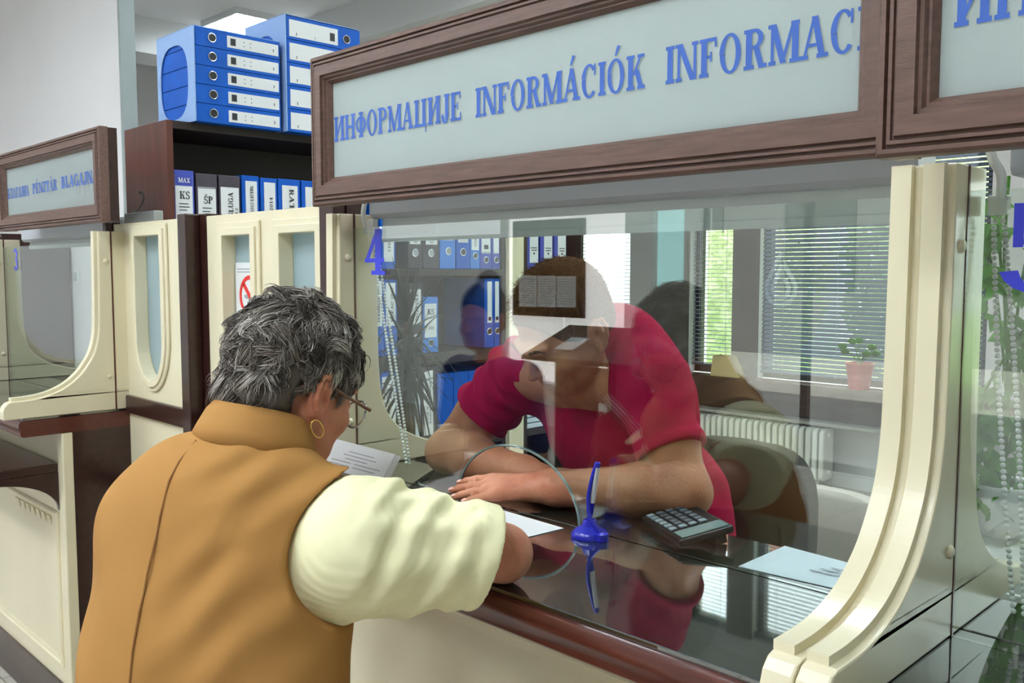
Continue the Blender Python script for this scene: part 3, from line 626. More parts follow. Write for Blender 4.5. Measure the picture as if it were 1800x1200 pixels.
# metal channel and hook behind the cash desk sign
q = thing('wall_hook', 'black bent hook on a metal channel by the cash desk sign', 'hook', (-3.05, 1.27, 1.74)); bpy.context.view_layer.update()
MB().box(-3.14, -2.90, 1.26, 1.29, 1.729, 1.762).build('channel', M_ALU, q, bevel=0.002)
pts = [(-3.02, 1.255, 1.775), (-3.02, 1.255, 1.79)] + [(-2.985 + 0.0, 1.255, 1.79)] if False else [(-3.06, 1.255, 1.764), (-3.02, 1.255, 1.768), (-2.995, 1.255, 1.775), (-2.975, 1.255, 1.788), (-2.962, 1.255, 1.806), (-2.97, 1.255, 1.822), (-2.985, 1.255, 1.828), (-2.995, 1.255, 1.82)]
MB().tube(crom(pts, 4), 0.003, 6).build('hook_wire', M_BLACK, q, smooth=60)

# ------------------------------------------------------------------ roller blinds with bead chains
def roller(xl, xr, Y, z0, z1, zb, label, chain=None):
    t = thing('roller_blind', label, 'blind', ((xl + xr) / 2, Y, z1)); bpy.context.view_layer.update()
    P = [(Y - 0.02, z0), (Y - 0.028, z0 + 0.01), (Y - 0.028, z1 - 0.012), (Y - 0.018, z1), (Y + 0.04, z1), (Y + 0.04, z0)]
    MB().prism(P, YZ(0), xl, xr).build('cassette', M_CASS, t, bevel=0.003)
    MB().box(xl + 0.015, xr - 0.015, Y, Y + 0.002, zb, z0 + 0.005).build('fabric', M_BLIND, t)
    MB().box(xl + 0.015, xr - 0.015, Y - 0.004, Y + 0.006, zb - 0.012, zb + 0.003).build('bottom_bar', M_BLIND, t, bevel=0.002)
    if chain:
        (a, b2) = chain; a = Vector(a); b2 = Vector(b2)
        bead = MB().ball((0, 0, 0), 0.0036, 8, 6).mesh('bead', M_BEAD, 180)
        for off in (-0.006, 0.006):
            mb = MB(); n = int((a - b2).length / 0.0078)
            for k in range(n):
                s = k / n; p = a.lerp(b2, s); w = off * (1.0 + 0.7 * math.sin(math.pi * s)) * (1 if s > 0.02 else s * 50)
                mb.ball((p.x + w, p.y, p.z), 0.0036, 7, 5)
            o = mb.build('bead_chain', M_BEAD, t, smooth=180)
        MB().box(a.x - 0.012, a.x + 0.012, a.y - 0.008, a.y + 0.008, a.z, a.z + 0.025).build('chain_guide', M_BEAD, t, bevel=0.002)
    return t
t = roller(-1.755, -0.50, 1.300, 1.690, 1.755, 1.648, 'white roller blind rolled up behind the window four glass', ((-1.742, 1.272, 1.664), (-1.615, 1.272, 1.125)))
MB().tube(crom([(-1.755, 1.262, 1.73), (-1.759, 1.26, 1.71), (-1.760, 1.26, 1.685), (-1.754, 1.263, 1.655)], 4), 0.006, 8).build('chain_cover', M_BEAD, t, smooth=60)
t = roller(-0.385, 0.82, 1.30, 1.690, 1.755, 1.660, 'white roller blind rolled up behind the window five glass', ((-0.392, 1.262, 1.64), (-0.348, 1.262, 1.125)))
MB().tube(crom([(-0.405, 1.25, 1.74), (-0.398, 1.25, 1.71), (-0.388, 1.252, 1.69), (-0.388, 1.255, 1.66)], 4), 0.006, 8).build('chain_cover', M_BEAD, t, smooth=60)
roller(-4.265, -3.17, 1.30, 1.690, 1.755, 1.672, 'white roller blind rolled up behind the cash desk glass')
# ------------------------------------------------------------------ bookcases
XF = -3.04
def bookcase(y0, y1, shelves, label, ztop=2.078, side=M_CASE):
    t = thing('bookcase', label, 'bookcase', (XF - 0.17, (y0 + y1) / 2, 0)); bpy.context.view_layer.update()
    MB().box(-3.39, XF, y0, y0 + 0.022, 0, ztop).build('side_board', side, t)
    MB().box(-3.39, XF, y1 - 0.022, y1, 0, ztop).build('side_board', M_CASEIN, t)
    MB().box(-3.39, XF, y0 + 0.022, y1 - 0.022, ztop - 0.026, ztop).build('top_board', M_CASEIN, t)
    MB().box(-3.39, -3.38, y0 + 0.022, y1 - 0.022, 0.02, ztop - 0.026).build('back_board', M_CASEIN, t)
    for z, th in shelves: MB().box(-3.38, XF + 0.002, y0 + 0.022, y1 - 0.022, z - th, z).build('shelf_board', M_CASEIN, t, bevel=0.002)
    return t
SH = [(1.575, 0.03), (1.213, 0.05), (0.80, 0.03), (0.42, 0.03), (0.06, 0.05)]
bookcase(1.372, 2.975, SH, 'tall dark bookcase full of binders behind the cream partition')
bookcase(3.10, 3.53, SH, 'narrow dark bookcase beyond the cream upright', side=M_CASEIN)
q = thing('cream_upright', 'cream moulded upright between the two bookcases', 'post', (-3.06, 3.04, 0)); bpy.context.view_layer.update()
MB().box(-3.30, -3.035, 2.98, 3.095, 0, 2.3).build('post_core', M_CREAM_IN, q, bevel=0.004)
MB().box(-3.035, -3.022, 2.983, 3.005, 0, 2.3).build('edge_bead', M_CREAM, q, bevel=0.003)

# ------------------------------------------------------------------ binders
def binder(O, U, V, N, w, h, m, label, ring=None, lab=None, texts=(), depth=0.285, group=None, labm=None, extra=None, ringm=None):
    O, U, V, N = map(Vector, (O, U, V, N))
    fn = lambda u, v, d: tuple(O + U * u + V * v + N * d)
    t = thing('binder', label, 'binder', tuple(O), group); bpy.context.view_layer.update()
    MB().prism([(0, 0), (w, 0), (w, h), (0, h)], fn, -depth, 0).build('cover', m, t, bevel=0.002)
    if lab:
        u0, u1, v0, v1 = lab
        MB().prism([(u0, v0), (u1, v0), (u1, v1), (u0, v1)], fn, 0.0002, 0.0012).build('spine_label', labm or M_PAPER, t)
    if ring:
        ru, rv, rr = ring
        P = [(ru + rr * math.cos(2 * math.pi * k / 18), rv + rr * math.sin(2 * math.pi * k / 18)) for k in range(18)]
        q = MB().prism(P, fn, 0.0003, 0.001).build('finger_hole', ringm or M_BLACK, t)
        MB().tube([fn(u, v, 0.001) for u, v in P], 0.0022, 6, closed=True).build('ring', M_STEEL, q, smooth=60)
    for (s, mode, u, v, ln, hh) in texts:
        ud, vd = {'h': (U, V), 'up': (V, -U), 'down': (-V, U)}[mode]
        text_into(MB(), s, fn(u, v, 0.002), ud, vd, ln, hh).build('lettering', M_INK, t)
    mb = MB()
    if extra:
        for (u0, u1, v0, v1) in extra: mb.add([fn(u0, v0, 0.002), fn(u1, v0, 0.002), fn(u1, v1, 0.002), fn(u0, v1, 0.002)], [(0, 1, 2, 3)])
    if mb.v: mb.build('print_marks', M_INK, t)['kind'] = 'stuff'
    return t
Y_, Z_, X_ = (0, 1, 0), (0, 0, 1), (1, 0, 0)
def row(y0, y1, zb, h, m, label, **k): return binder((XF - 0.012, y0, zb), Y_, Z_, X_, y1 - y0, h, m, label, **k)
zb = 1.576
r = row(1.396, 1.470, zb, 0.338, M_BINDPURP, 'binder marked KS 2013 with a violet-blue label top', lab=(0.006, 0.068, 0.03, 0.322), ring=None,
    texts=[('KS', 'h', 0.020, 0.240, 0.038, 0.026), ('2013', 'h', 0.021, 0.168, 0.034, 0.015)], extra=[(0.018, 0.052, 0.222, 0.225), (0.018, 0.056, 0.211, 0.214), (0.018, 0.046, 0.200, 0.203)])
MB().box(XF - 0.011, XF - 0.0095, 1.403, 1.463, zb + 0.285, zb + 0.322).build('label_head', M_BINDPURP, r)
text_into(MB(), 'MAX', (XF - 0.009, 1.413, zb + 0.296), Y_, Z_, 0.042, 0.016).build('label_mark', M_PAPER, r)
row(1.478, 1.556, zb, 0.332, M_BINDGREY, 'dark grey binder marked SP 2013', lab=(0.006, 0.072, 0.03, 0.285), texts=[('ŠP', 'h', 0.026, 0.228, 0.034, 0.026), ('2013', 'h', 0.027, 0.162, 0.034, 0.015)], extra=[(0.02, 0.056, 0.211, 0.214), (0.02, 0.05, 0.199, 0.202), (0.006, 0.072, 0.281, 0.283)])
row(1.563, 1.645, zb, 0.332, M_BINDGREY, 'dark grey binder marked USLUGA', lab=(0.006, 0.076, 0.03, 0.290), texts=[('USLUGA', 'up', 0.052, 0.168, 0.105, 0.018), ('2013', 'up', 0.070, 0.168, 0.05, 0.010)])
row(1.652, 1.720, zb, 0.338, M_BINDBLUE, 'blue binder with a long phone listing title on its spine', lab=(0.014, 0.060, 0.03, 0.318), texts=[('TELEFON 2012 2013 LISTIN', 'up', 0.044, 0.085, 0.215, 0.012)])
row(1.727, 1.795, zb, 0.334, M_BINDBLUE, 'blue binder marked IMP 2014', lab=(0.014, 0.060, 0.03, 0.318), texts=[('IMP 2014', 'up', 0.048, 0.155, 0.11, 0.013)])
row(1.800, 1.893, zb, 0.336, M_BINDBLUE, 'wide blue binder marked RATE beside the IMP binder', lab=(0.016, 0.082, 0.03, 0.312), texts=[('RATE ŠP', 'down', 0.046, 0.300, 0.16, 0.019)])
row(1.900, 1.990, zb, 0.336, M_BINDBLUE, 'wide blue binder marked RATE half hidden by the long sign', lab=(0.016, 0.082, 0.03, 0.312), texts=[('RATE Š', 'down', 0.046, 0.300, 0.14, 0.019)])
row(2.270, 2.345, zb, 0.33, M_BINDBLUE, 'blue binder marked 2013 behind the number four', lab=(0.014, 0.066, 0.03, 0.31), texts=[('2013', 'down', 0.034, 0.125, 0.055, 0.014)])
row(2.412, 2.488, zb, 0.33, M_BINDGREY, 'grey upper shelf binder with 2013 above its ring, left one', lab=(0.010, 0.066, 0.105, 0.31), ring=(0.038, 0.068, 0.016), texts=[('2013', 'down', 0.030, 0.165, 0.055, 0.018)], ringm=M_INKG)
row(2.494, 2.583, zb, 0.33, M_BINDGREY, 'grey upper shelf binder with 2013 above its ring, right one', lab=(0.014, 0.078, 0.105, 0.31), ring=(0.044, 0.068, 0.016), texts=[('2013', 'down', 0.036, 0.165, 0.055, 0.018)], ringm=M_INKG)
row(2.588, 2.676, zb, 0.33, M_BINDLT, 'pale blue upper shelf binder with a boxed white label', lab=(0.014, 0.072, 0.125, 0.31), ring=(0.048, 0.078, 0.016), ringm=M_INKG, extra=[(0.018, 0.068, 0.130, 0.132), (0.028, 0.056, 0.145, 0.17)])
row(2.682, 2.764, zb, 0.33, M_BINDBLUE, 'deep blue upper shelf binder with a boxed white label', lab=(0.012, 0.070, 0.118, 0.31), ring=(0.040, 0.075, 0.016), extra=[(0.016, 0.066, 0.123, 0.125), (0.028, 0.056, 0.14, 0.165)])
row(2.768, 2.824, zb, 0.33, M_BINDLT, 'narrow light blue binder with a vertical title above its ring', lab=(0.006, 0.050, 0.085, 0.31), ring=(0.028, 0.060, 0.014), texts=[('ROJA 2011', 'down', 0.022, 0.20, 0.10, 0.013)])
row(2.827, 2.898, zb, 0.33, M_BINDPURP, 'violet-blue upper shelf binder with a framed label', lab=(0.008, 0.062, 0.072, 0.31), ring=(0.036, 0.042, 0.014), extra=[(0.012, 0.058, 0.076, 0.078), (0.022, 0.05, 0.09, 0.11)], ringm=M_BLACK)
row(2.902, 2.950, zb, 0.33, M_BINDPURP, 'violet-blue binder next to the cream upright', lab=(0.008, 0.042, 0.072, 0.31), ring=(0.026, 0.042, 0.014))
zb = 1.214
row(2.214, 2.280, zb, 0.318, M_BINDBLUE, 'blue middle shelf binder with a vertical title, left of a pair', lab=(0.008, 0.058, 0.125, 0.312), ring=(0.032, 0.068, 0.016), texts=[('TERMINAL 2013', 'up', 0.046, 0.14, 0.155, 0.013)])
row(2.284, 2.350, zb, 0.318, M_BINDBLUE, 'blue middle shelf binder with a vertical title, right of a pair', lab=(0.008, 0.058, 0.125, 0.304), ring=(0.032, 0.068, 0.016), texts=[('KUPAC 2013', 'up', 0.046, 0.14, 0.145, 0.013)])
row(2.412, 2.488, zb, 0.300, M_BINDGREY, 'dark grey middle shelf binder behind the spiky plant', lab=(0.010, 0.066, 0.125, 0.275), ring=(0.038, 0.066, 0.017), texts=[('DOZVOLE', 'up', 0.050, 0.14, 0.12, 0.016)], ringm=M_INKG)
row(2.491, 2.574, zb, 0.240, M_BINDLT, 'low light blue binder marked KS 2014', lab=(0.008, 0.074, 0.065, 0.212), ring=(0.042, 0.042, 0.014), texts=[('KS', 'h', 0.022, 0.165, 0.038, 0.024), ('2014', 'h', 0.026, 0.100, 0.032, 0.014)], extra=[(0.015, 0.066, 0.148, 0.150)])
row(2.853, 2.911, zb, 0.318, M_BINDBLUE, 'bright blue binder with a narrow label, left of two by the cream upright', lab=(0.018, 0.046, 0.115, 0.305), ring=(0.030, 0.075, 0.015), extra=[(0.024, 0.040, 0.125, 0.142)])
row(2.914, 2.950, zb, 0.318, M_BINDBLUE, 'bright blue binder with a narrow label, touching the cream upright', lab=(0.006, 0.030, 0.115, 0.305), ring=(0.020, 0.075, 0.014), extra=[(0.010, 0.026, 0.125, 0.142)])
zb = 0.802
row(2.235, 2.258, zb, 0.345, M_BINDBLUE, 'thin blue binder at the curve of the bracket, lower shelf', lab=(0.004, 0.018, 0.12, 0.30))
row(2.262, 2.343, zb, 0.345, M_BINDBLUE, 'binder marked 2014 SST on the lower shelf', lab=(0.006, 0.076, 0.10, 0.325), texts=[('2014', 'h', 0.010, 0.232, 0.064, 0.030), ('SŠT', 'h', 0.014, 0.200, 0.052, 0.018), ('V', 'h', 0.036, 0.165, 0.016, 0.016)])
row(2.403, 2.475, zb, 0.330, M_BINDGREY, 'lower shelf binder with a long violet printed label', lab=(0.004, 0.066, 0.04, 0.322), labm=M_PAPER2, texts=[('PRIJAVE I ODJAVE', 'up', 0.042, 0.08, 0.19, 0.010)])
row(2.480, 2.552, zb, 0.335, M_BINDGREY, 'lower shelf binder with a long label of two text lines', lab=(0.010, 0.062, 0.05, 0.333), texts=[('IZVOD IZ MATICNE', 'up', 0.034, 0.10, 0.17, 0.008), ('KNJIGE VENCANIH', 'up', 0.050, 0.10, 0.18, 0.008)])
for k in range(4): row(2.571 + 0.092 * k, 2.660 + 0.092 * k, zb, 0.312, M_BINDBLUE, 'plain blue film-wrapped binder on the lower shelf, %s of four' % ('first', 'second', 'third', 'last')[k], group='film-wrapped lower shelf binders')
zb = 1.576
for k, lab in enumerate(('blue binder with white label past the cream upright, first of three', 'blue binder with white label past the cream upright, middle of three', 'blue binder with white label past the cream upright, last of three')):
    row(3.124 + 0.1 * k, 3.212 + 0.1 * k, zb, 0.33, M_BINDPURP, lab, lab=(0.026, 0.084, 0.03, 0.31), extra=[(0.034, 0.076, 0.10, 0.104), (0.036, 0.074, 0.088, 0.092), (0.05, 0.06, 0.07, 0.08)])
for k in range(7):
    q = MB().box(-3.28, XF - 0.01, 3.13, 3.32, 0.803 + 0.028 * k, 0.826 + 0.028 * k).build('paper_pad', M_PAPER2, bevel=0.002); tag(q, 'white paper pad in the narrow bookcase pile, %s' % ('lowest', 'second from bottom', 'third from bottom', 'middle', 'third from top', 'second from top', 'topmost')[k], 'paper pad', 'pile of paper pads')

# wrapped stacks lying on the bookcase
ZT0 = 2.079
for k in range(5):
    lab = ['lowest', 'second from bottom', 'middle', 'second from top', 'topmost'][k]
    binder((-3.0, 1.462, ZT0 + 0.064 * k), Y_, Z_, X_, 0.325, 0.0625, M_BINDBLUE, 'blue binder lying flat in the near wrapped stack, %s' % lab, ring=(0.062, 0.032, 0.0145), lab=(0.118, 0.318, 0.010, 0.050),
           extra=[(0.130, 0.150, 0.018, 0.042), (0.180, 0.183, 0.02, 0.024), (0.180, 0.183, 0.034, 0.038), (0.205, 0.208, 0.02, 0.024), (0.205, 0.208, 0.034, 0.038), (0.296, 0.299, 0.022, 0.032)], group='binders in the near wrapped stack')
    binder((-2.985, 1.806, ZT0 + 0.0835 * k), Y_, Z_, X_, 0.325, 0.082, M_BINDBLUE, 'blue binder lying flat in the taller wrapped stack, %s' % lab, ring=(0.262, 0.040, 0.0150), lab=(0.012, 0.222, 0.010, 0.070),
           extra=[(0.186, 0.208, 0.022, 0.052), (0.040, 0.043, 0.015, 0.026), (0.12, 0.122, 0.015, 0.024)], group='binders in the taller wrapped stack')
def sleeve(y, z1, x0, x1, label):
    cx, cz = (x0 + x1) / 2 - 0.01, (ZT0 + z1) / 2 - 0.012; rx, rz = (x1 - x0) * 0.37, (z1 - ZT0) * 0.40
    hole = [(cx + rx * math.copysign(abs(math.cos(a)) ** 0.75, math.cos(a)), cz + rz * math.copysign(abs(math.sin(a)) ** 0.75, math.sin(a))) for a in [2 * math.pi * k / 36 for k in range(36)]]
    t = thing('packing_sleeve', label, 'packing', ((x0 + x1) / 2, y, ZT0)); bpy.context.view_layer.update()
    MB().prism([(x0, ZT0), (x1, ZT0), (x1, z1), (x0, z1)], XZ(y), -0.004, -0.001, [hole]).build('side_sheet', M_SLEEVE, t)
    MB().box(x0, x1 - 0.002, y - 0.004, y + 0.325, z1 + 0.001, z1 + 0.003).build('top_sheet', M_SLEEVE, t)
    MB().box(x1 - 0.006, x1 + 0.0015, y - 0.0045, y - 0.0005, ZT0, z1).build('sheet_edge', M_SLEEVE, t)
sleeve(1.461, 2.397, -3.29, -3.0, 'pale blue packing sleeve with an oval cut-out on the near binder stack')
sleeve(1.805, 2.4975, -3.275, -2.985, 'pale blue packing sleeve around the taller binder stack')

# ------------------------------------------------------------------ venetian blinds
def venetian(a, c, tilt, zlo, label, depth=0.036, pitch=0.033):
    t = thing('venetian_blind', label, 'blind', ((a + c) / 2, OY1 + 0.03, ZT)); bpy.context.view_layer.update()
    Yc = OY1 + 0.035; w = (c - a) / 2 - 0.012
    dy, dz = depth / 2 * math.cos(tilt), depth / 2 * math.sin(tilt); sag = 0.002
    me = MB().add([(-w, -dy, -dz), (w, -dy, -dz), (w, 0, sag), (-w, 0, sag), (-w, dy, dz), (w, dy, dz)], [(0, 1, 2, 3), (3, 2, 5, 4)]).mesh('slat', M_SLAT, 180)
    z = zlo + 0.02
    while z < ZT - 0.08:
        s = bpy.data.objects.new('slat', me); COL.objects.link(s); s.parent = t; s.matrix_parent_inverse = t.matrix_basis.inverted(); s.location = ((a + c) / 2, Yc, z); z += pitch
    MB().box(a + 0.01, c - 0.01, Yc - 0.014, Yc + 0.014, zlo, zlo + 0.012).build('bottom_rail', M_SLAT, t)
    MB().box(a + 0.01, c - 0.01, Yc - 0.02, Yc + 0.02, ZT - 0.06, ZT - 0.02).build('head_rail', M_SLAT, t)
    for f in ((0.2, 0.8) if c - a < 1 else (0.12, 0.38, 0.62, 0.88)):
        x = a + (c - a) * f; MB().tube([(x, Yc - 0.02, zlo), (x, Yc - 0.02, ZT - 0.03)], 0.0018, 5).build('cord', M_INKG, t)
venetian(-5.62, -4.88, 0.20, 0.80, 'open venetian blind in the narrow window by the bookcase')
venetian(-4.27, -3.86, 0.16, 0.80, 'open venetian blind in the narrow window before the mullion')
venetian(-3.64, -2.0, 0.86, 0.78, 'half closed venetian blind in the wide window')
venetian(-1.75, -0.2, 0.7, 0.78, 'venetian blind in the window seen past number five')

# ------------------------------------------------------------------ radiator
t = thing('radiator', 'white ribbed radiator under the wide window', 'radiator', (-3.3, 6.17, 0.12)); bpy.context.view_layer.update()
P = [(5.99, 0.11), (6.00, 0.09), (6.14, 0.09), (6.15, 0.11), (6.15, 0.435), (6.13, 0.455), (6.01, 0.455), (5.99, 0.435)]
rib = MB().prism(P, YZ(0), -0.019, 0.019).mesh('rib', M_RAD)
for k in range(24):
    s = bpy.data.objects.new('rib', rib); COL.objects.link(s); s.parent = t; s.matrix_parent_inverse = t.matrix_basis.inverted(); s.location = (-4.15 + 0.052 * k, 0, 0)
    b2 = s.modifiers.new('edge', 'BEVEL'); b2.width = 0.012; b2.segments = 3
for z in (0.14, 0.41): MB().tube([(-4.18, 6.07, z), (-2.92, 6.07, z)], 0.018, 8).build('pipe', M_RAD, t, smooth=60)
for x in (-4.1, -3.0): MB().box(x - 0.01, x + 0.01, 6.05, 6.09, 0.0, 0.095).build('foot', M_RAD, t)
q = thing('archive_box', 'beige cardboard box on the window sill by the mullion', 'box', (-3.86, 6.19, 0.70)); bpy.context.view_layer.update()
MB().prism([(-3.97, 0.741), (-3.72, 0.741), (-3.80, 0.90), (-3.95, 0.90)], XZ(6.15), 0, 0.11).build('carton', mat('cardboard', (196, 176, 130), 0.8), q)
MB().box(-3.945, -3.81, 6.155, 6.255, 0.901, 0.906).build('flap', mat('cardboard', (196, 176, 130), 0.8), q)
q = thing('potted_plant', 'small plant in a red pot on the sill under the wide blind', 'plant', (-2.78, 6.18, 0.70)); bpy.context.view_layer.update()
MB().lathe([(0.0, 0), (0.07, 0), (0.092, 0.17), (0.097, 0.17), (0.097, 0.185), (0.09, 0.185), (0.085, 0.15), (0, 0.15)], (-2.78, 6.185, 0.741)).build('pot', M_RED, q, smooth=40)
for k in range(7):
    a = k * 0.9; b2 = Vector((-2.78, 6.185, 0.90)); tip = b2 + Vector((0.12 * math.cos(a), 0.05 * math.sin(a) - 0.02, 0.10 + 0.04 * (k % 3)))
    mb = MB().tube([b2, (b2 + tip) / 2 + Vector((0, 0, 0.03)), tip], 0.003, 5); mb.ball(tip, (0.035, 0.012, 0.022), 8, 6)
    mb.build('leaf', M_IVY, q, smooth=60)

# ------------------------------------------------------------------ spiky plant in front of the bookcase
px, py = -2.373, 1.868
t = thing('dracaena_plant', 'spiky dark dracaena in front of the binder shelves', 'plant', (px, py, 0)); bpy.context.view_layer.update()
MB().lathe([(0, 0), (0.13, 0), (0.17, 0.30), (0.175, 0.32), (0.155, 0.32), (0.15, 0.28), (0, 0.28)], (px, py, 0.001)).build('pot', mat('clay_pot', (140, 80, 56), 0.8), t, smooth=40)
MB().tube([(px, py, 0.26), (px + 0.02, py, 0.7), (px - 0.01, py + 0.01, 1.1), (px, py, 1.40)], [0.022, 0.018, 0.016, 0.012], 8).build('stem', M_BARK, t, smooth=60)
rng = random.Random(5)
for k in range(84):
    az = k * 2.4; el = rng.uniform(-0.9, 1.3) if k > 12 else rng.uniform(1.0, 1.5); L = rng.uniform(0.15, 0.22) * (1.0 if el > 0.6 else 0.85)
    d = Vector((math.cos(az), math.sin(az), 0)); base = Vector((px, py, 1.42 - 0.0030 * k)); pts = []
    for j in range(7):
        s = j / 6; dr = max(0.1, 1.25 - el) * 0.55
        pts.append(base + d * (math.cos(el) * L * s + 0.02 * s) + Vector((0, 0, math.sin(el) * L * s - dr * L * s ** 2.2)))
    side = d.cross(Vector((0, 0, 1))).normalized(); vs = []; fs = []
    for j, p in enumerate(pts):
        w = 0.0075 * (1 - (j / 6) ** 2) + 0.0006; vs += [p - side * w, p + Vector((0, 0, 0.002)), p + side * w]
    for j in range(6): a = j * 3; fs += [(a, a + 1, a + 4, a + 3), (a + 1, a + 2, a + 5, a + 4)]
    MB().add(vs, fs).build('leaf', M_SPIKE, t, smooth=180)

# ------------------------------------------------------------------ filing cabinet and ivy seen through window five
t = thing('filing_cabinet', 'white filing cabinet behind the window five glass', 'cabinet', (-0.36, 1.85, 0)); bpy.context.view_layer.update()
M_CAB = mat('cabinet_white', (220, 222, 218), 0.4)
MB().box(-0.66, -0.06, 1.62, 2.05, 0.0, 1.06).build('carcass', M_CAB, t, bevel=0.006)
for k in range(3):
    dr = MB().box(-0.645, -0.075, 1.608, 1.62, 0.04 + 0.34 * k, 0.36 + 0.34 * k).build('drawer', M_CAB, t, bevel=0.003)
    MB().box(-0.42, -0.30, 1.59, 1.608, 0.26 + 0.34 * k, 0.275 + 0.34 * k).build('handle', M_ALU, dr)
t = thing('ivy_plant', 'trailing green ivy growing beside the number five chain', 'plant', (-0.56, 1.86, 1.06)); bpy.context.view_layer.update()
MB().lathe([(0, 0), (0.05, 0), (0.07, 0.10), (0.06, 0.10), (0.055, 0.08), (0, 0.08)], (-0.56, 1.9, 1.061)).build('pot', M_PAPER, t, smooth=40)
rng = random.Random(11); stems = []
for k in range(6):
    bx, by = -0.56 + rng.uniform(-0.02, 0.02), 1.9 + rng.uniform(-0.02, 0.02); top = Vector((-0.62 + 0.032 * k, 1.88 + rng.uniform(-0.05, 0.05), 1.50 + rng.uniform(0.0, 0.30)))
    pts = crom([(bx, by, 1.14), (bx + rng.uniform(-0.05, 0.05), by, 1.30), tuple((Vector((bx, by, 1.4)) + top) / 2), tuple(top)], 5)
    MB().tube(pts, 0.003, 5).build('stem', M_IVY, t, smooth=60); stems.append(pts)
leafm = MB().add([(0, 0, 0), (-0.020, 0.010, 0.004), (-0.028, 0.030, 0), (-0.012, 0.030, 0.003), (0, 0.055, -0.004), (0.012, 0.030, 0.003), (0.028, 0.030, 0), (0.020, 0.010, 0.004)], [(0, 1, 2, 3), (0, 3, 4, 5), (0, 5, 6, 7)]).mesh('leaf', M_IVY, 180)
for k in range(110):
    pts = stems[k % 6]; p = Vector(pts[rng.randrange(len(pts))])
    o = bpy.data.objects.new('leaf', leafm); COL.objects.link(o); o.parent = t; o.matrix_parent_inverse = t.matrix_basis.inverted()
    o.location = p + Vector((rng.uniform(-0.035, 0.035), rng.uniform(-0.05, 0.03), rng.uniform(-0.03, 0.03))); o.rotation_euler = (rng.uniform(-2.4, -0.4), rng.uniform(-0.8, 0.8), rng.uniform(-1.6, 1.6)); sc = rng.uniform(0.7, 1.25); o.scale = (sc, sc, sc)

# ------------------------------------------------------------------ office chairs
def chair(x, y, rot, zs, label, mback, zt, w=0.42):
    t = thing('office_chair', label, 'chair', (x, y, 0)); bpy.context.view_layer.update()
    R = Matrix.Translation((x, y, 0)) @ Matrix.Rotation(rot, 4, 'Z')
    def pb(name, mb, m, smooth=None, bevel=0.0, parent=t):
        mb.v = [tuple(R @ Vector(v)) for v in mb.v]; return mb.build(name, m, parent, smooth=smooth, bevel=bevel, seg=3)
    P = []
    hb = zt - zs - 0.10
    for k in range(28):
        a = 2 * math.pi * k / 28; P.append((w / 2 * math.copysign(abs(math.cos(a)) ** 0.55, math.cos(a)), zs + 0.10 + hb / 2 + hb / 2 * math.copysign(abs(math.sin(a)) ** 0.6, math.sin(a))))
    mb = MB().prism(P, XZ(0.20), 0, 0.055); mb.v = [(vx, vy + 0.10 * (vz - zs) ** 2 - 0.35 * vx * vx, vz) for vx, vy, vz in mb.v]
    pb('backrest', mb, mback, bevel=0.018, smooth=60)
    P2 = [(0.24 * math.copysign(abs(math.cos(a)) ** 0.5, math.cos(a)), 0.23 * math.copysign(abs(math.sin(a)) ** 0.5, math.sin(a))) for a in [2 * math.pi * k / 28 for k in range(28)]]
    pb('seat', MB().prism(P2, XY(zs - 0.07), 0, 0.07), mback, bevel=0.02, smooth=60)
    pb('back_stem', MB().tube([(0, 0.10, zs - 0.08), (0, 0.28, zs - 0.06), (0, 0.31, zs + 0.15), (0, 0.29, zs + 0.3)], 0.02, 8), M_BLACK, smooth=60)
    pb('gas_column', MB().tube([(0, 0, 0.10), (0, 0, zs - 0.07)], 0.028, 12), M_BLACK, smooth=60)
    for k in range(5):
        a = 2 * math.pi * k / 5 + 0.3; c = Vector((math.cos(a), math.sin(a), 0))
        lg = pb('base_leg', MB().tube([(0, 0, 0.11), tuple(c * 0.27 + Vector((0, 0, 0.075)))], [0.026, 0.016], 8), M_BLACK, smooth=60)
        pb('castor', MB().ball(tuple(c * 0.27 + Vector((0, 0, 0.03))), 0.029, 10, 7), M_BLACK, smooth=180, parent=lg)
    return t
chair(-1.23, 1.80, 0.0, 0.60, 'dark upholstered office chair behind the clerk', mat('chair_brown', (52, 46, 38), 0.8), 1.135, 0.44)
chair(-1.30, 2.40, 0.0, 0.48, 'light grey upholstered chair right of the clerk', mat('chair_grey', (176, 168, 158), 0.85), 0.90, 0.48)

# ------------------------------------------------------------------ things on the counter
q = MB().add([(-0.750, 1.252, 1.1006), (-0.578, 1.266, 1.1006), (-0.629, 1.392, 1.1006), (-0.746, 1.392, 1.1040), (-0.750, 1.252, 1.1016), (-0.578, 1.266, 1.1016), (-0.629, 1.392, 1.1016), (-0.746, 1.392, 1.1050)], [(0, 1, 2, 3), (4, 5, 6, 7), (0, 1, 5, 4), (1, 2, 6, 5), (2, 3, 7, 6), (3, 0, 4, 7)]).build('paper_sheet', M_PAPER2)
tag(q, 'sheet of white paper on the counter by the near bracket', 'paper')
q2 = MB()
for k in range(3): q2.add([(-0.66 + 0.01 * k, 1.31 + 0.016 * k, 1.1035), (-0.61 + 0.01 * k, 1.313 + 0.016 * k, 1.1035), (-0.611 + 0.01 * k, 1.318 + 0.016 * k, 1.1035), (-0.661 + 0.01 * k, 1.315 + 0.016 * k, 1.1035)], [(0, 1, 2, 3)])
q2.build('print_lines', M_INKG, q)
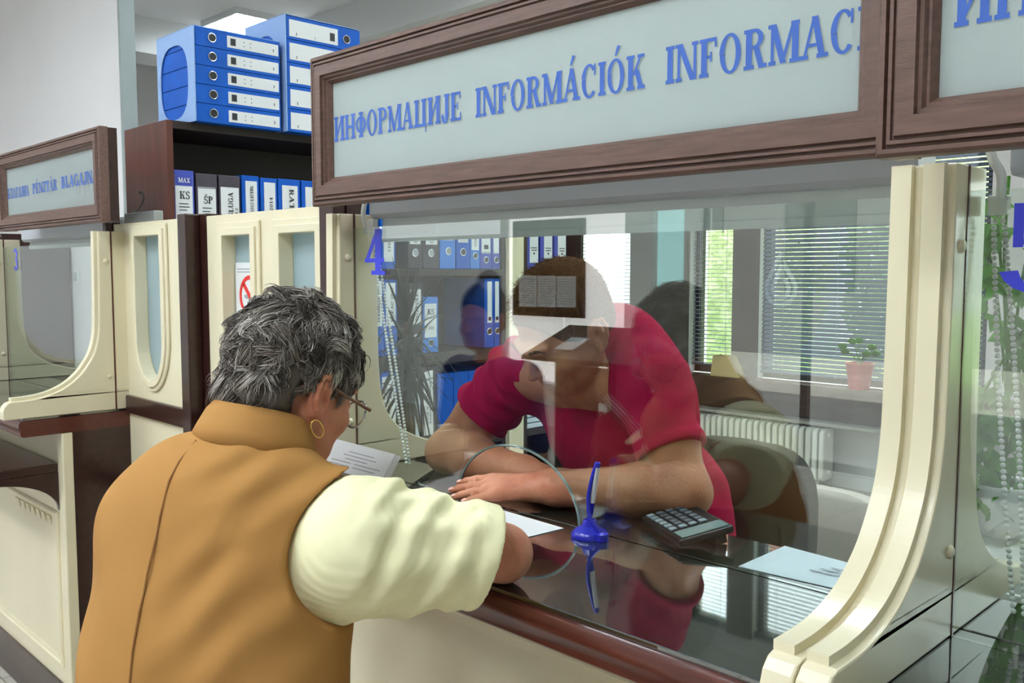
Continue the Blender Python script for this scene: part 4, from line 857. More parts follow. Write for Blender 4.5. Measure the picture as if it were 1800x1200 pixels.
q = MB().add([(-1.30, 1.10, 1.1006), (-1.10, 1.10, 1.1006), (-1.09, 1.215, 1.1006), (-1.29, 1.225, 1.1006), (-1.30, 1.10, 1.1014), (-1.10, 1.10, 1.1014), (-1.09, 1.215, 1.1014), (-1.29, 1.225, 1.1014)], [(0, 1, 2, 3), (4, 5, 6, 7), (0, 1, 5, 4), (1, 2, 6, 5), (2, 3, 7, 6), (3, 0, 4, 7)]).build('paper_slip', M_PAPER)
tag(q, 'white paper slip on the counter between the customer and the hand', 'paper')
# calculator
q = thing('calculator', 'black desk calculator with grey keys beside the clerk elbow', 'calculator', (-0.905, 1.335, 1.1005)); q.rotation_euler = (0, 0, math.radians(-28)); bpy.context.view_layer.update()
Mq = q.matrix_basis
def cal(name, mb, m, bevel=0.0, parent=None):
    T = Matrix.Rotation(math.radians(10), 4, 'X')
    mb.v = [tuple(Mq @ (T @ Vector(v) + Vector((0, 0, 0.014)))) for v in mb.v]; return mb.build(name, m, parent or q, bevel=bevel)
cal('body', MB().box(-0.078, 0.078, -0.052, 0.052, 0.0, 0.014), M_BLACK, 0.004)
cal('stand', MB().box(-0.06, 0.06, 0.022, 0.044, -0.020, 0.0), M_BLACK)
M_KEY = mat('key_grey', (96, 100, 110), 0.4); M_KEYL = mat('key_light', (150, 160, 168), 0.4)
for i in range(6):
    for j in range(4): cal('key', MB().box(-0.070 + 0.0175 * i, -0.057 + 0.0175 * i, -0.044 + 0.0195 * j, -0.031 + 0.0195 * j, 0.014, 0.0175), M_KEYL if i > 4 or j == 0 else M_KEY, 0.001)
cal('display', MB().box(0.040, 0.074, -0.044, 0.044, 0.014, 0.0165), mat('lcd_grey', (130, 150, 150), 0.1), 0.001)
# pen in its stand
q = thing('pen_stand', 'blue and white pen upright in a round blue desk stand', 'pen', (-1.025, 1.212, 1.1005)); bpy.context.view_layer.update()
M_PB = mat('stand_blue', (34, 40, 168), 0.25); M_PW = mat('pen_white', (222, 224, 228), 0.3)
c = (-1.025, 1.212, 1.1005)
MB().lathe([(0, 0), (0.033, 0), (0.033, 0.006), (0.028, 0.012), (0.014, 0.020), (0.011, 0.030), (0.009, 0.030), (0.008, 0.020), (0, 0.018)], c, 28).build('base', M_PB, q, smooth=40)
MB().lathe([(0, 0), (0.013, 0), (0.013, 0.012), (0, 0.014)], (c[0] + 0.030, c[1] - 0.004, c[2]), 14).build('cord_socket', M_PB, q, smooth=40)
A0, A1 = Vector((c[0] - 0.003, c[1], c[2] + 0.022)), Vector((c[0] + 0.013, c[1] + 0.003, c[2] + 0.126))
MB().tube([A0, A0.lerp(A1, 0.38)], [0.0045, 0.0058], 10).build('pen_grip', M_PB, q, smooth=60)
MB().tube([A0.lerp(A1, 0.38), A1], [0.0058, 0.0052], 10).build('pen_barrel', M_PW, q, smooth=60)
MB().tube([A1, A1 + (A1 - A0).normalized() * 0.008], [0.0062, 0.005], 10).build('pen_cap', M_PB, q, smooth=60)
MB().tube(crom([A1 + Vector((0, -0.002, 0.004)), A1 + Vector((-0.006, -0.006, -0.02)), (c[0] + 0.004, c[1] - 0.009, c[2] + 0.07), (c[0] + 0.010, c[1] - 0.010, c[2] + 0.035), (c[0] + 0.030, c[1] - 0.004, c[2] + 0.010)], 6), 0.0036, 8).build('cord', M_PB, q, smooth=60)

# ------------------------------------------------------------------ the hall opposite the counter (seen mirrored in the glass)
t = thing('notice_board', 'dark brown notice board on the hall wall, mirrored in the glass', 'notice board', (-6.2, HY0 + 0.02, 1.15)); bpy.context.view_layer.update()
MB().box(-6.66, -5.75, HY0 + 0.002, HY0 + 0.02, 1.13, 2.05).build('board', mat('board_brown', (70, 46, 30), 0.7), t)
rails(-6.68, -5.72, 1.11, 2.07, HY0 + 0.0, [(0, 0), (0, -0.035), (0.05, -0.035), (0.05, 0)], M_CASEIN, t, 'frame_rail')
for k in range(3):
    s = MB().box(-6.60 + 0.262 * k, -6.350 + 0.262 * k, HY0 + 0.021, HY0 + 0.023, 1.20 + 0.004 * k, 1.52 - 0.003 * k).build('pinned_sheet', M_PAPER, t)
    mb = MB()
    for j in range(11): mb.box(-6.575 + 0.262 * k, -6.375 + 0.262 * k, HY0 + 0.0232, HY0 + 0.0236, 1.24 + 0.024 * j, 1.244 + 0.024 * j)
    mb.build('print_lines', M_INKG, s)
t = thing('writing_desk', 'sloping dark writing desk in the hall, mirrored over the clerk face', 'desk', (-3.9, -2.3, 0)); bpy.context.view_layer.update()
MB().prism([(-2.0, 0.955), (-2.0, 0.985), (-2.5, 1.175), (-2.5, 1.145)], YZ(0), -4.42, -3.40).build('desk_top', M_CASEIN, t, bevel=0.004)
for x in (-4.14, -3.68): MB().box(x - 0.035, x + 0.035, -2.46, -2.08, 0.0, 0.98).build('leg_panel', M_CASEIN, t)
MB().box(-4.105, -3.715, -2.14, -2.12, 0.70, 0.93).build('apron', M_CASE, t)
MB().box(-4.38, -3.44, -2.44, -2.40, 0.66, 0.76).build('rail', M_CASEIN, t)
q = MB().prism([(-2.12, 1.032), (-2.12, 1.035), (-2.30, 1.1035), (-2.30, 1.1005)], YZ(0), -4.22, -4.05).build('desk_leaflet', M_PAPER); tag(q, 'white leaflet on the hall writing desk', 'leaflet')
# ------------------------------------------------------------------ implicit modelling for the figures
class Field:
    def __init__(s, lo, hi, h):
        s.lo = np.array(lo, float); s.h = h; s.n = np.ceil((np.array(hi, float) - s.lo) / h).astype(int) + 1
        s.ax = [(s.lo[i] + h * np.arange(s.n[i])).astype(np.float32) for i in range(3)]
        s.f = np.full(s.n, 0.3, np.float32)
    def region(s, lo, hi):
        sl = []
        for i in range(3):
            a = int(np.clip(np.floor((lo[i] - s.lo[i]) / s.h), 0, s.n[i] - 1)); b = int(np.clip(np.ceil((hi[i] - s.lo[i]) / s.h) + 1, a + 1, s.n[i]))
            sl.append(slice(a, b))
        P = [s.ax[i][sl[i]].reshape([-1 if j == i else 1 for j in range(3)]) for i in range(3)]
        return tuple(sl), P
    def put(s, sl, d, k, mode):
        f = s.f[sl]
        if mode == 'add':
            h = np.maximum(k - np.abs(f - d), 0) / k; s.f[sl] = np.minimum(f, d) - h * h * k * 0.25
        else:
            d = -d; h = np.maximum(k - np.abs(f - d), 0) / k; s.f[sl] = np.maximum(f, d) + h * h * k * 0.25
    def cone(s, a, b, ra, rb, k=0.02, mode='add'):
        a = np.array(a, float); b = np.array(b, float); m = max(ra, rb) + k + 0.02
        sl, P = s.region(np.minimum(a, b) - m, np.maximum(a, b) + m)
        ba = b - a; L = max(ba @ ba, 1e-9)
        t = np.clip(((P[0] - a[0]) * ba[0] + (P[1] - a[1]) * ba[1] + (P[2] - a[2]) * ba[2]) / L, 0, 1).astype(np.float32)
        d = np.sqrt((P[0] - a[0] - t * ba[0]) ** 2 + (P[1] - a[1] - t * ba[1]) ** 2 + (P[2] - a[2] - t * ba[2]) ** 2) - (ra + (rb - ra) * t)
        s.put(sl, d, k, mode)
    def ell(s, c, r, A=None, k=0.02, mode='add'):
        c = np.array(c, float); A = np.eye(3) if A is None else np.array(A, float); m = max(r) + k + 0.02
        sl, P = s.region(c - m, c + m); Q = [P[i] - c[i] for i in range(3)]
        L = [A[i, 0] * Q[0] + A[i, 1] * Q[1] + A[i, 2] * Q[2] for i in range(3)]
        k0 = np.sqrt(sum((L[i] / r[i]) ** 2 for i in range(3))); k1 = np.sqrt(sum((L[i] / r[i] ** 2) ** 2 for i in range(3))) + 1e-6
        s.put(sl, (k0 * (k0 - 1) / k1).astype(np.float32), k, mode)
    def chain(s, pts, rs, k=0.02):
        for i in range(len(pts) - 1): s.cone(pts[i], pts[i + 1], rs[i], rs[i + 1], k)
    def grid(s): return [s.ax[i].reshape([-1 if j == i else 1 for j in range(3)]) for i in range(3)]
    def plane(s, p, n, k=0.004):
        """cut away everything on the side n points to"""
        X, Y, Z = s.grid(); d = ((X - p[0]) * n[0] + (Y - p[1]) * n[1] + (Z - p[2]) * n[2]).astype(np.float32)
        s.f = np.maximum(s.f, d)
    def at(s, p):
        i = np.clip(np.round((np.array(p) - s.lo) / s.h).astype(int), 0, s.n - 1); return float(s.f[tuple(i)])
    def mesh(s, name, m):
        f = s.f; s.f = None; n = f.shape; neg = (f < 0).astype(np.uint8)
        c = [(i, j, k) for k in (0, 1) for j in (0, 1) for i in (0, 1)]
        sm = sum(neg[i:n[0] - 1 + i, j:n[1] - 1 + j, k:n[2] - 1 + k] for i, j, k in c)
        act = np.argwhere((sm > 0) & (sm < 8)); idx = np.full((n[0] - 1, n[1] - 1, n[2] - 1), -1, np.int32); idx[tuple(act.T)] = np.arange(len(act))
        val = np.stack([f[act[:, 0] + i, act[:, 1] + j, act[:, 2] + k] for i, j, k in c], 1); ca = np.array(c, np.float32)
        acc = np.zeros((len(act), 3), np.float32); cnt = np.zeros(len(act), np.float32)
        for a in range(8):
            for b in range(a + 1, 8):
                if np.abs(ca[a] - ca[b]).sum() != 1: continue
                x = (val[:, a] < 0) != (val[:, b] < 0); t = np.where(x, val[:, a] / np.where(x, val[:, a] - val[:, b], 1), 0)[:, None]
                acc += np.where(x[:, None], ca[a] + t * (ca[b] - ca[a]), 0); cnt += x
        V = s.lo + s.h * (act + acc / cnt[:, None]); F = []
        for ax in range(3):
            o1, o2 = [(1, 2), (2, 0), (0, 1)][ax]
            sa = [slice(0, n[i]) for i in range(3)]; sb = list(sa); sa[ax] = slice(0, n[ax] - 1); sb[ax] = slice(1, n[ax])
            A, B = neg[tuple(sa)], neg[tuple(sb)]; e = np.argwhere(A != B); e = e[(e[:, o1] > 0) & (e[:, o2] > 0) & (e[:, o1] < n[o1] - 1) & (e[:, o2] < n[o2] - 1)]
            d1 = np.zeros(3, int); d1[o1] = 1; d2 = np.zeros(3, int); d2[o2] = 1
            q = np.stack([idx[tuple((e - x).T)] for x in (d1 * 0, d1, d1 + d2, d2)], 1); fl = A[tuple(e.T)] == 0
            q[fl] = q[fl][:, ::-1]; F.append(q)
        F = np.concatenate(F); F = F[(F >= 0).all(1)]
        me = bpy.data.meshes.new(name); me.vertices.add(len(V)); me.vertices.foreach_set('co', V.astype(np.float32).ravel())
        me.loops.add(F.size); me.loops.foreach_set('vertex_index', F.astype(np.int32).ravel())
        me.polygons.add(len(F)); me.polygons.foreach_set('loop_start', np.arange(0, F.size, 4, dtype=np.int32)); me.polygons.foreach_set('loop_total', np.full(len(F), 4, np.int32))
        me.update(calc_edges=True); me.validate(); me.shade_smooth(); me.materials.append(m)
        return me
def smooth_mod(o, it=4, fac=0.5):
    m = o.modifiers.new('relax', 'SMOOTH'); m.iterations = it; m.factor = fac; return o
V3 = lambda *a: np.array(a, float)
def nrm(v): v = np.array(v, float); return v / np.linalg.norm(v)
def frame(fwd, up):
    f = nrm(fwd); r = nrm(np.cross(f, up)); u = np.cross(r, f); return np.array([r, f, u])
def head(F, c, A, s=1.0, k=0.02, man=False):
    P = lambda r, f, u: np.array(c) + s * (A[0] * r + A[1] * f + A[2] * u)
    F.ell(P(0, -0.012, 0.022), (0.074 * s, 0.097 * s, 0.090 * s), A, k)
    F.ell(P(0, 0.036, -0.040), (0.060 * s, 0.060 * s, 0.082 * s), A, 0.03)
    F.cone(P(0, 0.03, -0.065), P(0, 0.066, -0.108), 0.052 * s, 0.026 * s, 0.03)
    for q in (-1, 1):
        F.cone(P(0.054 * q, 0.0, -0.055), P(0.030 * q, 0.062, -0.100), 0.020 * s, 0.018 * s, 0.03)
        F.ell(P(0.040 * q, 0.072, -0.048), (0.022 * s, 0.018 * s, 0.020 * s), A, 0.025)      # cheek
        F.ell(P(0.031 * q, 0.101, -0.018), (0.016 * s, 0.012 * s, 0.010 * s), A, 0.012, 'cut')   # eye socket
        F.ell(P(0.031 * q, 0.086, -0.018), (0.013 * s, 0.011 * s, 0.009 * s), A, 0.006)      # lid
        F.cone(P(0.012 * q, 0.100, 0.006), P(0.046 * q, 0.086, 0.008), 0.008 * s, 0.006 * s, 0.014)   # brow
        F.ell(P(0.077 * q, -0.008, -0.024), (0.008 * s, 0.019 * s, 0.032 * s), A, 0.008)     # ear
        F.ell(P(0.079 * q, -0.004, -0.052), (0.007 * s, 0.010 * s, 0.011 * s), A, 0.008)     # lobe
        F.ell(P(0.086 * q, -0.002, -0.022), (0.006 * s, 0.009 * s, 0.014 * s), A, 0.006, 'cut')
    F.cone(P(0, 0.096, -0.004), P(0, 0.113, -0.044), 0.009 * s, 0.012 * s, 0.014)
    for q in (-1, 1): F.ell(P(0.012 * q, 0.103, -0.048), (0.008 * s, 0.008 * s, 0.007 * s), A, 0.008)
    F.cone(P(-0.018, 0.092, -0.074), P(0.018, 0.092, -0.074), 0.006 * s, 0.006 * s, 0.008)
    F.cone(P(-0.015, 0.090, -0.085), P(0.015, 0.090, -0.085), 0.0065 * s, 0.0065 * s, 0.008)
    return P
def hand(F, wr, d, n, side, curl=0.25, spread=0.10, s=1.0, thumb=0.5):
    """palm plus five jointed fingers; d = finger direction, n = back of the hand, side = +1 left hand"""
    d = nrm(d); n = nrm(n - d * np.dot(n, d)); w = np.cross(d, n) * side; wr = np.array(wr, float); tips = []
    LN = [0.070, 0.079, 0.074, 0.058]; OF = [0.032, 0.011, -0.010, -0.030]; KN = [0.086, 0.090, 0.086, 0.078]
    for i in range(4):
        kn = wr + s * (d * KN[i] + w * OF[i] + n * 0.004)
        F.cone(wr + s * w * OF[i] * 0.55, kn, 0.0165 * s, 0.0120 * s, 0.016)
    F.cone(wr + s * (d * 0.02 - n * 0.006 + w * 0.014), wr + s * (d * 0.06 - n * 0.008 + w * 0.012), 0.017 * s, 0.015 * s, 0.016)
    for i in range(4):
        p = wr + s * (d * KN[i] + w * OF[i] + n * 0.004); an = 0.0; fd = nrm(d + w * (0.16 - 0.105 * i) * spread * 6)
        for j, (fr, r0, r1) in enumerate(((0.46, 0.0102, 0.0090), (0.30, 0.0090, 0.0080), (0.24, 0.0080, 0.0066))):
            an += curl * (0.6 if j == 0 else 1.0); q = p + s * LN[i] * fr * (fd * math.cos(an) - n * math.sin(an))
            F.cone(p, q, r0 * s * (0.9 if i == 3 else 1), r1 * s * (0.9 if i == 3 else 1), 0.0045); p = q
        tips.append((p, fd * math.cos(an) - n * math.sin(an), n))
    p = wr + s * (d * 0.022 + w * 0.024 - n * 0.006)
    for td, L_, r0, r1 in ((d * 0.75 + w * thumb - n * 0.2, 0.044, 0.0145, 0.0115), (d * 0.95 + w * thumb * 0.5 - n * 0.15, 0.034, 0.0110, 0.0098), (d + w * thumb * 0.2 - n * 0.15, 0.026, 0.0098, 0.0080)):
        q = p + s * nrm(td) * L_; F.cone(p, q, r0 * s, r1 * s, 0.007); p = q
    return tips
def skin_mat(name, col, col2):
    m = mat(name, col, 0.5, var=0.5, scale=14, col2=col2, bump=0.25, bscale=160, sss=0.08, spec=0.35); return m
def strands(name, roots, mats, parent, nseg=6):
    """roots: list of (point list, radius, material index); three-sided tapered hairs in one mesh"""
    vs = []; fs = []; mi = []
    for pts, r, ix in roots:
        K = len(pts); o = len(vs); t0 = nrm(np.array(pts[-1]) - np.array(pts[0]) + 1e-9); a = nrm(np.cross(t0, V3(0.3, 0.5, 0.8))); b = np.cross(t0, a)
        for i, p in enumerate(pts):
            rr = r * (1.0 - 0.85 * (i / (K - 1)) ** 1.5)
            for j in range(3): an = 2.094 * j; vs.append(tuple(np.array(p) + (a * math.cos(an) + b * math.sin(an)) * rr))
        for i in range(K - 1):
            for j in range(3): fs.append((o + i * 3 + j, o + i * 3 + (j + 1) % 3, o + i * 3 + 3 + (j + 1) % 3, o + i * 3 + 3 + j)); mi.append(ix)
    me = bpy.data.meshes.new(name); me.from_pydata(vs, [], fs); me.shade_smooth()
    for m in mats: me.materials.append(m)
    me.polygons.foreach_set('material_index', np.array(mi, np.int32)); me.update()
    o = link(name, me, parent); o['kind'] = 'stuff'; return o

def ear(P, A, q, s, m, parent):
    F = Field(P(0.082 * q, -0.006, -0.026) - 0.05, P(0.082 * q, -0.006, -0.026) + 0.05, 0.0016)
    t = 0.30; Q = lambda r, f, u: P(q * (0.074 + r + 0.25 * max(0, -f)), -0.004 + f * math.cos(t) + u * math.sin(t) * -0.35, -0.026 + u)
    rim = [Q(0.004, 0.012, 0.008), Q(0.008, 0.010, 0.022), Q(0.012, -0.002, 0.031), Q(0.014, -0.016, 0.026), Q(0.014, -0.020, 0.010), Q(0.012, -0.016, -0.008), Q(0.009, -0.007, -0.022), Q(0.007, 0.002, -0.030)]
    F.ell(Q(0.004, -0.003, 0.002), (0.008 * s, 0.019 * s, 0.029 * s), A, 0.006)
    F.chain(rim, [0.0040 * s] * 6 + [0.0055 * s, 0.0065 * s], 0.004)
    F.cone(Q(0.006, 0.010, -0.004), Q(0.006, 0.011, -0.012), 0.005 * s, 0.004 * s, 0.004)
    F.ell(Q(0.016, 0.000, 0.000), (0.010 * s, 0.0075 * s, 0.014 * s), A, 0.004, 'cut')
    link('ear', F.mesh('ear', m), parent)

# ================================================================== the customer
wom = thing('person', 'grey-haired customer in a tan sleeveless jacket leaning on the counter', 'person', (-1.15, 0.45, 0.0)); bpy.context.view_layer.update()
SK_W = skin_mat('skin_customer', (208, 146, 116), (180, 108, 84))
HC = V3(-1.214, 0.742, 1.410); HA = frame((-0.10, 0.93, -0.42), (0, 0.3, 1))
SR, SL = V3(-1.035, 0.735, 1.205), V3(-1.345, 0.580, 1.150)
sx = nrm((SR - SL) * V3(1, 1, 0)); sf = V3(-sx[1], sx[0], 0); TA = np.array([sx, sf, V3(0, 0, 1)])
EL_R, WR_R = V3(-0.960, 0.935, 1.146), V3(-1.17, 1.02, 1.135)
EL_L, WR_L = V3(-1.43, 0.74, 1.00), V3(-1.372, 0.800, 1.145)
NB = V3(-1.205, 0.668, 1.285)
F = Field((-1.66, 0.20, -0.01), (-0.84, 1.20, 1.60), 0.0052)
F.ell((-1.19, 0.62, 1.15), (0.165, 0.10, 0.18), TA, 0.05); F.ell((-1.16, 0.54, 0.95), (0.16, 0.11, 0.16), TA, 0.05)
F.cone(SL, SR, 0.055, 0.055, 0.05); F.cone(NB - V3(0, 0.02, 0.04), HC + V3(0, -0.03, -0.06), 0.060, 0.050, 0.03)
P = head(F, HC, HA, 0.96)
F.chain([SR, (SR + EL_R) / 2, EL_R], [0.055, 0.050, 0.040], 0.03); F.chain([EL_R, EL_R * 0.6 + WR_R * 0.4, WR_R], [0.040, 0.042, 0.027], 0.02)
hand(F, WR_R, WR_R - EL_R, V3(0, 0, 1), -1, 0.2)
F.chain([SL, (SL + EL_L) / 2, EL_L], [0.055, 0.050, 0.042], 0.03); F.chain([EL_L, EL_L * 0.6 + WR_L * 0.4, WR_L], [0.042, 0.040, 0.026], 0.02)
hand(F, WR_L, V3(0.16, 0.10, 0.22), V3(-0.2, -0.7, 0.35), 1, 0.42, thumb=0.9)
for q in (-1, 1): F.chain([V3(-1.15, 0.52, 0.88) + sx * 0.085 * q, V3(-1.15, 0.50, 0.48) + sx * 0.10 * q, V3(-1.15, 0.46, 0.06) + sx * 0.11 * q], [0.095, 0.06, 0.04], 0.03)
for q in (-1, 1): F.cone(V3(-1.15, 0.44, 0.045) + sx * 0.11 * q, V3(-1.15, 0.44, 0.03) + sx * 0.12 * q + sf * 0.14, 0.036, 0.028, 0.02)
smooth_mod(link('body', F.mesh('body', SK_W), wom), 2)
# pale yellow knitted shirt: torso and short sleeves
SRc, HM = V3(-1.030, 0.722, 1.186), V3(-0.944, 0.884, 1.158)
F = Field((-1.56, 0.28, 0.70), (-0.84, 0.98, 1.36), 0.0042)
F.ell((-1.19, 0.62, 1.12), (0.175, 0.105, 0.15), TA, 0.05); F.ell((-1.16, 0.55, 0.95), (0.18, 0.12, 0.18), TA, 0.05)
F.cone(SL, SR, 0.040, 0.056, 0.03)
F.cone(SRc, HM + (HM - SRc) * 0.3, 0.100, 0.064, 0.035)
F.cone(SL + V3(0, 0, -0.02), EL_L * 0.6 + SL * 0.4, 0.078, 0.066, 0.03)
X, Y, Z = F.grid(); ad = nrm(HM - SRc)
al = (X - SRc[0]) * ad[0] + (Y - SRc[1]) * ad[1] + (Z - SRc[2]) * ad[2]           # distance along the sleeve
cu = (X - SRc[0]) * 0.71 - (Y - SRc[1]) * 0.70
ph = al * 78 - (Z - SRc[2]) * 52 + np.sin(cu * 26 + 0.6) * 1.1 + np.sin((Z - SRc[2]) * 31) * 0.8
wgt = np.clip((al + 0.03) / 0.05, 0, 1) * np.clip((HM @ ad - SRc @ ad - al) / 0.05, 0, 1)
F.f = F.f + (wgt * (0.0042 * np.sin(ph) + 0.0024 * np.sin(ph * 1.9 + cu * 40 + 1.0) + 0.002 * np.sin((Z - X) * 90 + Y * 40))).astype(np.float32)
hem = (X - HM[0]) * ad[0] + (Y - HM[1]) * ad[1] + (Z - HM[2]) * ad[2]
F.f = F.f - (0.0032 * ((hem > -0.026) & (X > -1.08))).astype(np.float32)
arm_d = nrm(ad * 1.0 + V3(0.05, 0.0, -0.22)); cutp = (X - HM[0]) * arm_d[0] + (Y - HM[1]) * arm_d[1] + (Z - HM[2]) * arm_d[2]
F.f = np.maximum(F.f, np.where(X > -1.1, cutp, -1).astype(np.float32))
ld = nrm(EL_L - SL); lp = SL * 0.42 + EL_L * 0.58; F.f = np.maximum(F.f, np.where(X < -1.36, (X - lp[0]) * ld[0] + (Y - lp[1]) * ld[1] + (Z - lp[2]) * ld[2], -1).astype(np.float32))
# knitted cloth: fine ribs that run along the cloth
M_KNIT = mat('pale_yellow_knit', (244, 239, 194), 0.85, var=0.04, scale=30)
nt = M_KNIT.node_tree; g = nt.nodes.new('ShaderNodeNewGeometry'); mp = nt.nodes.new('ShaderNodeMapping'); mp.inputs['Rotation'].default_value = (0.5, 0.2, 0.9)
wv = nt.nodes.new('ShaderNodeTexWave'); wv.inputs['Scale'].default_value = 30; wv.inputs['Distortion'].default_value = 1.2; wv.inputs['Detail'].default_value = 2
bp = nt.nodes.new('ShaderNodeBump'); bp.inputs['Strength'].default_value = 0.22; bp.inputs['Distance'].default_value = 0.002
nt.links.new(g.outputs['Position'], mp.inputs['Vector']); nt.links.new(mp.outputs[0], wv.inputs['Vector']); nt.links.new(wv.outputs['Fac'], bp.inputs['Height']); nt.links.new(bp.outputs[0], nt.nodes['Principled BSDF'].inputs['Normal'])
tag(smooth_mod(link('shirt', F.mesh('shirt', M_KNIT), wom), 2), 'pale yellow short-sleeved knitted shirt')
# tan sleeveless jacket
M_VEST = mat('tan_cotton', (170, 124, 68), 0.85, spec=0.2, var=0.06, scale=5, bump=0.12, bscale=900)
F = Field((-1.62, 0.18, 0.60), (-0.88, 0.92, 1.38), 0.0042)
def jacket(F):
    F.ell((-1.200, 0.615, 1.15), (0.205, 0.128, 0.19), TA, 0.06)
    F.ell((-1.160, 0.568, 0.98), (0.200, 0.140, 0.24), TA, 0.06)
    F.ell((-1.135, 0.535, 0.80), (0.205, 0.150, 0.22), TA, 0.06)
    MB_ = SL * 0.45 + SR * 0.55 + V3(-0.01, -0.022, 0.058); F.cone(SL, MB_, 0.074, 0.070, 0.06); F.cone(MB_, SR + V3(-0.01, 0, 0.02), 0.070, 0.064, 0.05)
    F.ell((-1.225, 0.600, 1.205), (0.14, 0.10, 0.10), TA, 0.06)
jacket(F)
X, Y, Z = F.grid(); uu = (X + 1.19) * sx[0] + (Y - 0.58) * sx[1]
fold = np.clip((1.18 - Z) / 0.25, 0, 1)
F.f = F.f + (fold * (0.0046 * np.sin(uu * 40 + Z * 6.0 + 0.8 * np.sin(Z * 11)) + 0.0030 * np.sin(uu * 71 - Z * 9 + 1.3)) + np.clip((uu + 0.02) / 0.08, 0, 1) * np.clip((Z - 1.02) / 0.1, 0, 1) * (0.0022 * np.sin(Z * 52 - uu * 58 + 1.1 * np.sin(uu * 33)) + 0.0016 * np.sin(Z * 97 - uu * 60 + 2 * np.sin(Z * 14))) + 0.002 * np.sin(Z * 38 + uu * 26)).astype(np.float32)
# armholes
CF = V3(-0.7096, 0.7046, 0); CR = V3(0.7046, 0.7096, 0)
AHc = V3(-1.003, 0.758, 1.190); F.ell(AHc, (0.130, 0.30, 0.115), np.array([CR, CF, V3(0, 0, 1)]), 0.004, 'cut')
AHl = SL - sx * 0.055 + sf * 0.10; F.ell(AHl + V3(0, 0, -0.04), (0.07, 0.09, 0.11), TA, 0.004, 'cut')
F.cone(NB + V3(0, 0.075, 0.05), NB + V3(0.0, 0.13, 0.14), 0.05, 0.07, 0.01, 'cut')
F.plane((0, 0, 0.66), (0, 0, -1))
VF = Field((-1.62, 0.18, 0.60), (-0.88, 0.92, 1.38), 0.0042); VF.f = F.f.copy()
vest = tag(smooth_mod(link('jacket', F.mesh('jacket', M_VEST), wom), 3), 'tan sleeveless cotton jacket')
def march(F, p, d, n=160, st=0.0025):
    p = np.array(p, float)
    for _ in range(n):
        if F.at(p) < 0: return p
        p = p + np.array(d) * st
    return None
pts = []
for k in range(-2, 26):
    z = 1.290 - 0.022 * k; q = march(VF, V3(-1.212 + 0.003 * k, 0.60 - 0.004 * k, z) - sf * 0.26, sf, 130, 0.003)
    if q is not None: pts.append(tuple(q - sf * 0.003))
if len(pts) > 4: MB().tube(pts, 0.0016, 5).build('back_seam', mat('seam_brown', (142, 96, 48), 0.9), vest, smooth=60)
# collar: folded band around the neck
ax = nrm(V3(0.0, 0.22, 1)); c0 = NB + V3(0.0, 0.0, 0.043); e1 = nrm(np.cross(ax, V3(0, 1, 0)) * -1); e1 = nrm(sx - ax * np.dot(sx, ax)); e2 = np.cross(ax, e1)
rows = [(0.062, -0.02), (0.063, 0.024), (0.066, 0.038), (0.072, 0.042), (0.080, 0.030), (0.089, 0.008), (0.097, -0.014)]
vs = []; fs = []; K = 40
for (r0_, hh) in rows:
    for j in range(K + 1):
        r = r0_
        a = math.radians(-232 + 284 * j / K); en = abs(j / K - 0.5) * 2; op = max(0, en - 0.75) * 0.12
        r = r * 0.93; p = c0 + e1 * (r * math.cos(a) * 1.04) + e2 * (r * math.sin(a)) + ax * (hh - 0.03 * en ** 3 * (1 if hh > 0 else 1.3))
        vs.append(tuple(p))
for i in range(len(rows) - 1):
    for j in range(K): a = i * (K + 1) + j; fs.append((a, a + 1, a + K + 2, a + K + 1))
o = MB().add(vs, fs).build('collar', M_VEST, vest, smooth=180); sm = o.modifiers.new('thick', 'SOLIDIFY'); sm.thickness = 0.004; sm.offset = 0
# trousers and shoes
F = Field((-1.50, 0.28, 0.04), (-0.84, 0.82, 1.02), 0.007)
F.ell((-1.155, 0.515, 0.85), (0.185, 0.135, 0.14), TA, 0.05)
for q in (-1, 1): F.chain([V3(-1.15, 0.52, 0.86) + sx * 0.09 * q, V3(-1.15, 0.50, 0.48) + sx * 0.105 * q, V3(-1.15, 0.46, 0.09) + sx * 0.115 * q], [0.105, 0.078, 0.066], 0.03)
link('trousers', F.mesh('trousers', mat('trousers_brown', (70, 54, 44), 0.9)), wom)
F = Field((-1.45, 0.28, -0.005), (-0.86, 0.74, 0.14), 0.005)
for q in (-1, 1):
    a = V3(-1.15, 0.43, 0.05) + sx * 0.115 * q; F.cone(a, a + sf * 0.16 + V3(0, 0, -0.012), 0.044, 0.036, 0.02); F.cone(a, a + V3(0, 0, 0.04), 0.044, 0.046, 0.02)
F.plane((0, 0, 0.001), (0, 0, -1))
link('shoes', F.mesh('shoes', mat('shoe_leather', (40, 28, 24), 0.4)), wom)
# wavy grey hair: scalp cap and locks
GREY = [mat('hair_grey_%d' % i, c, 0.6, spec=0.25) for i, c in enumerate(((92, 84, 78), (118, 110, 103), (150, 142, 134), (198, 192, 184), (66, 60, 55)))]
SC_R = V3(0.0735, 0.095, 0.089); SC_C = P(0, -0.016, 0.022)
F = Field(SC_C - 0.16, SC_C + 0.16, 0.004)
F.ell(SC_C, tuple(SC_R + 0.006), HA, 0.02); F.ell(P(0, -0.055, -0.045), (0.068, 0.05, 0.05), HA, 0.03)
F.ell(P(0, 0.085, -0.06), (0.10, 0.075, 0.085), HA, 0.01, 'cut')
F.ell(P(0.085, 0.0, -0.055), (0.035, 0.055, 0.060), HA, 0.008, 'cut'); link('hair_cap', F.mesh('hair_cap', GREY[0]), wom)
rng = np.random.RandomState(3); S = []
def scalp(u):
    loc = SC_R * u; return SC_C + HA[0] * loc[0] + HA[1] * loc[1] + HA[2] * loc[2]
NG = 560
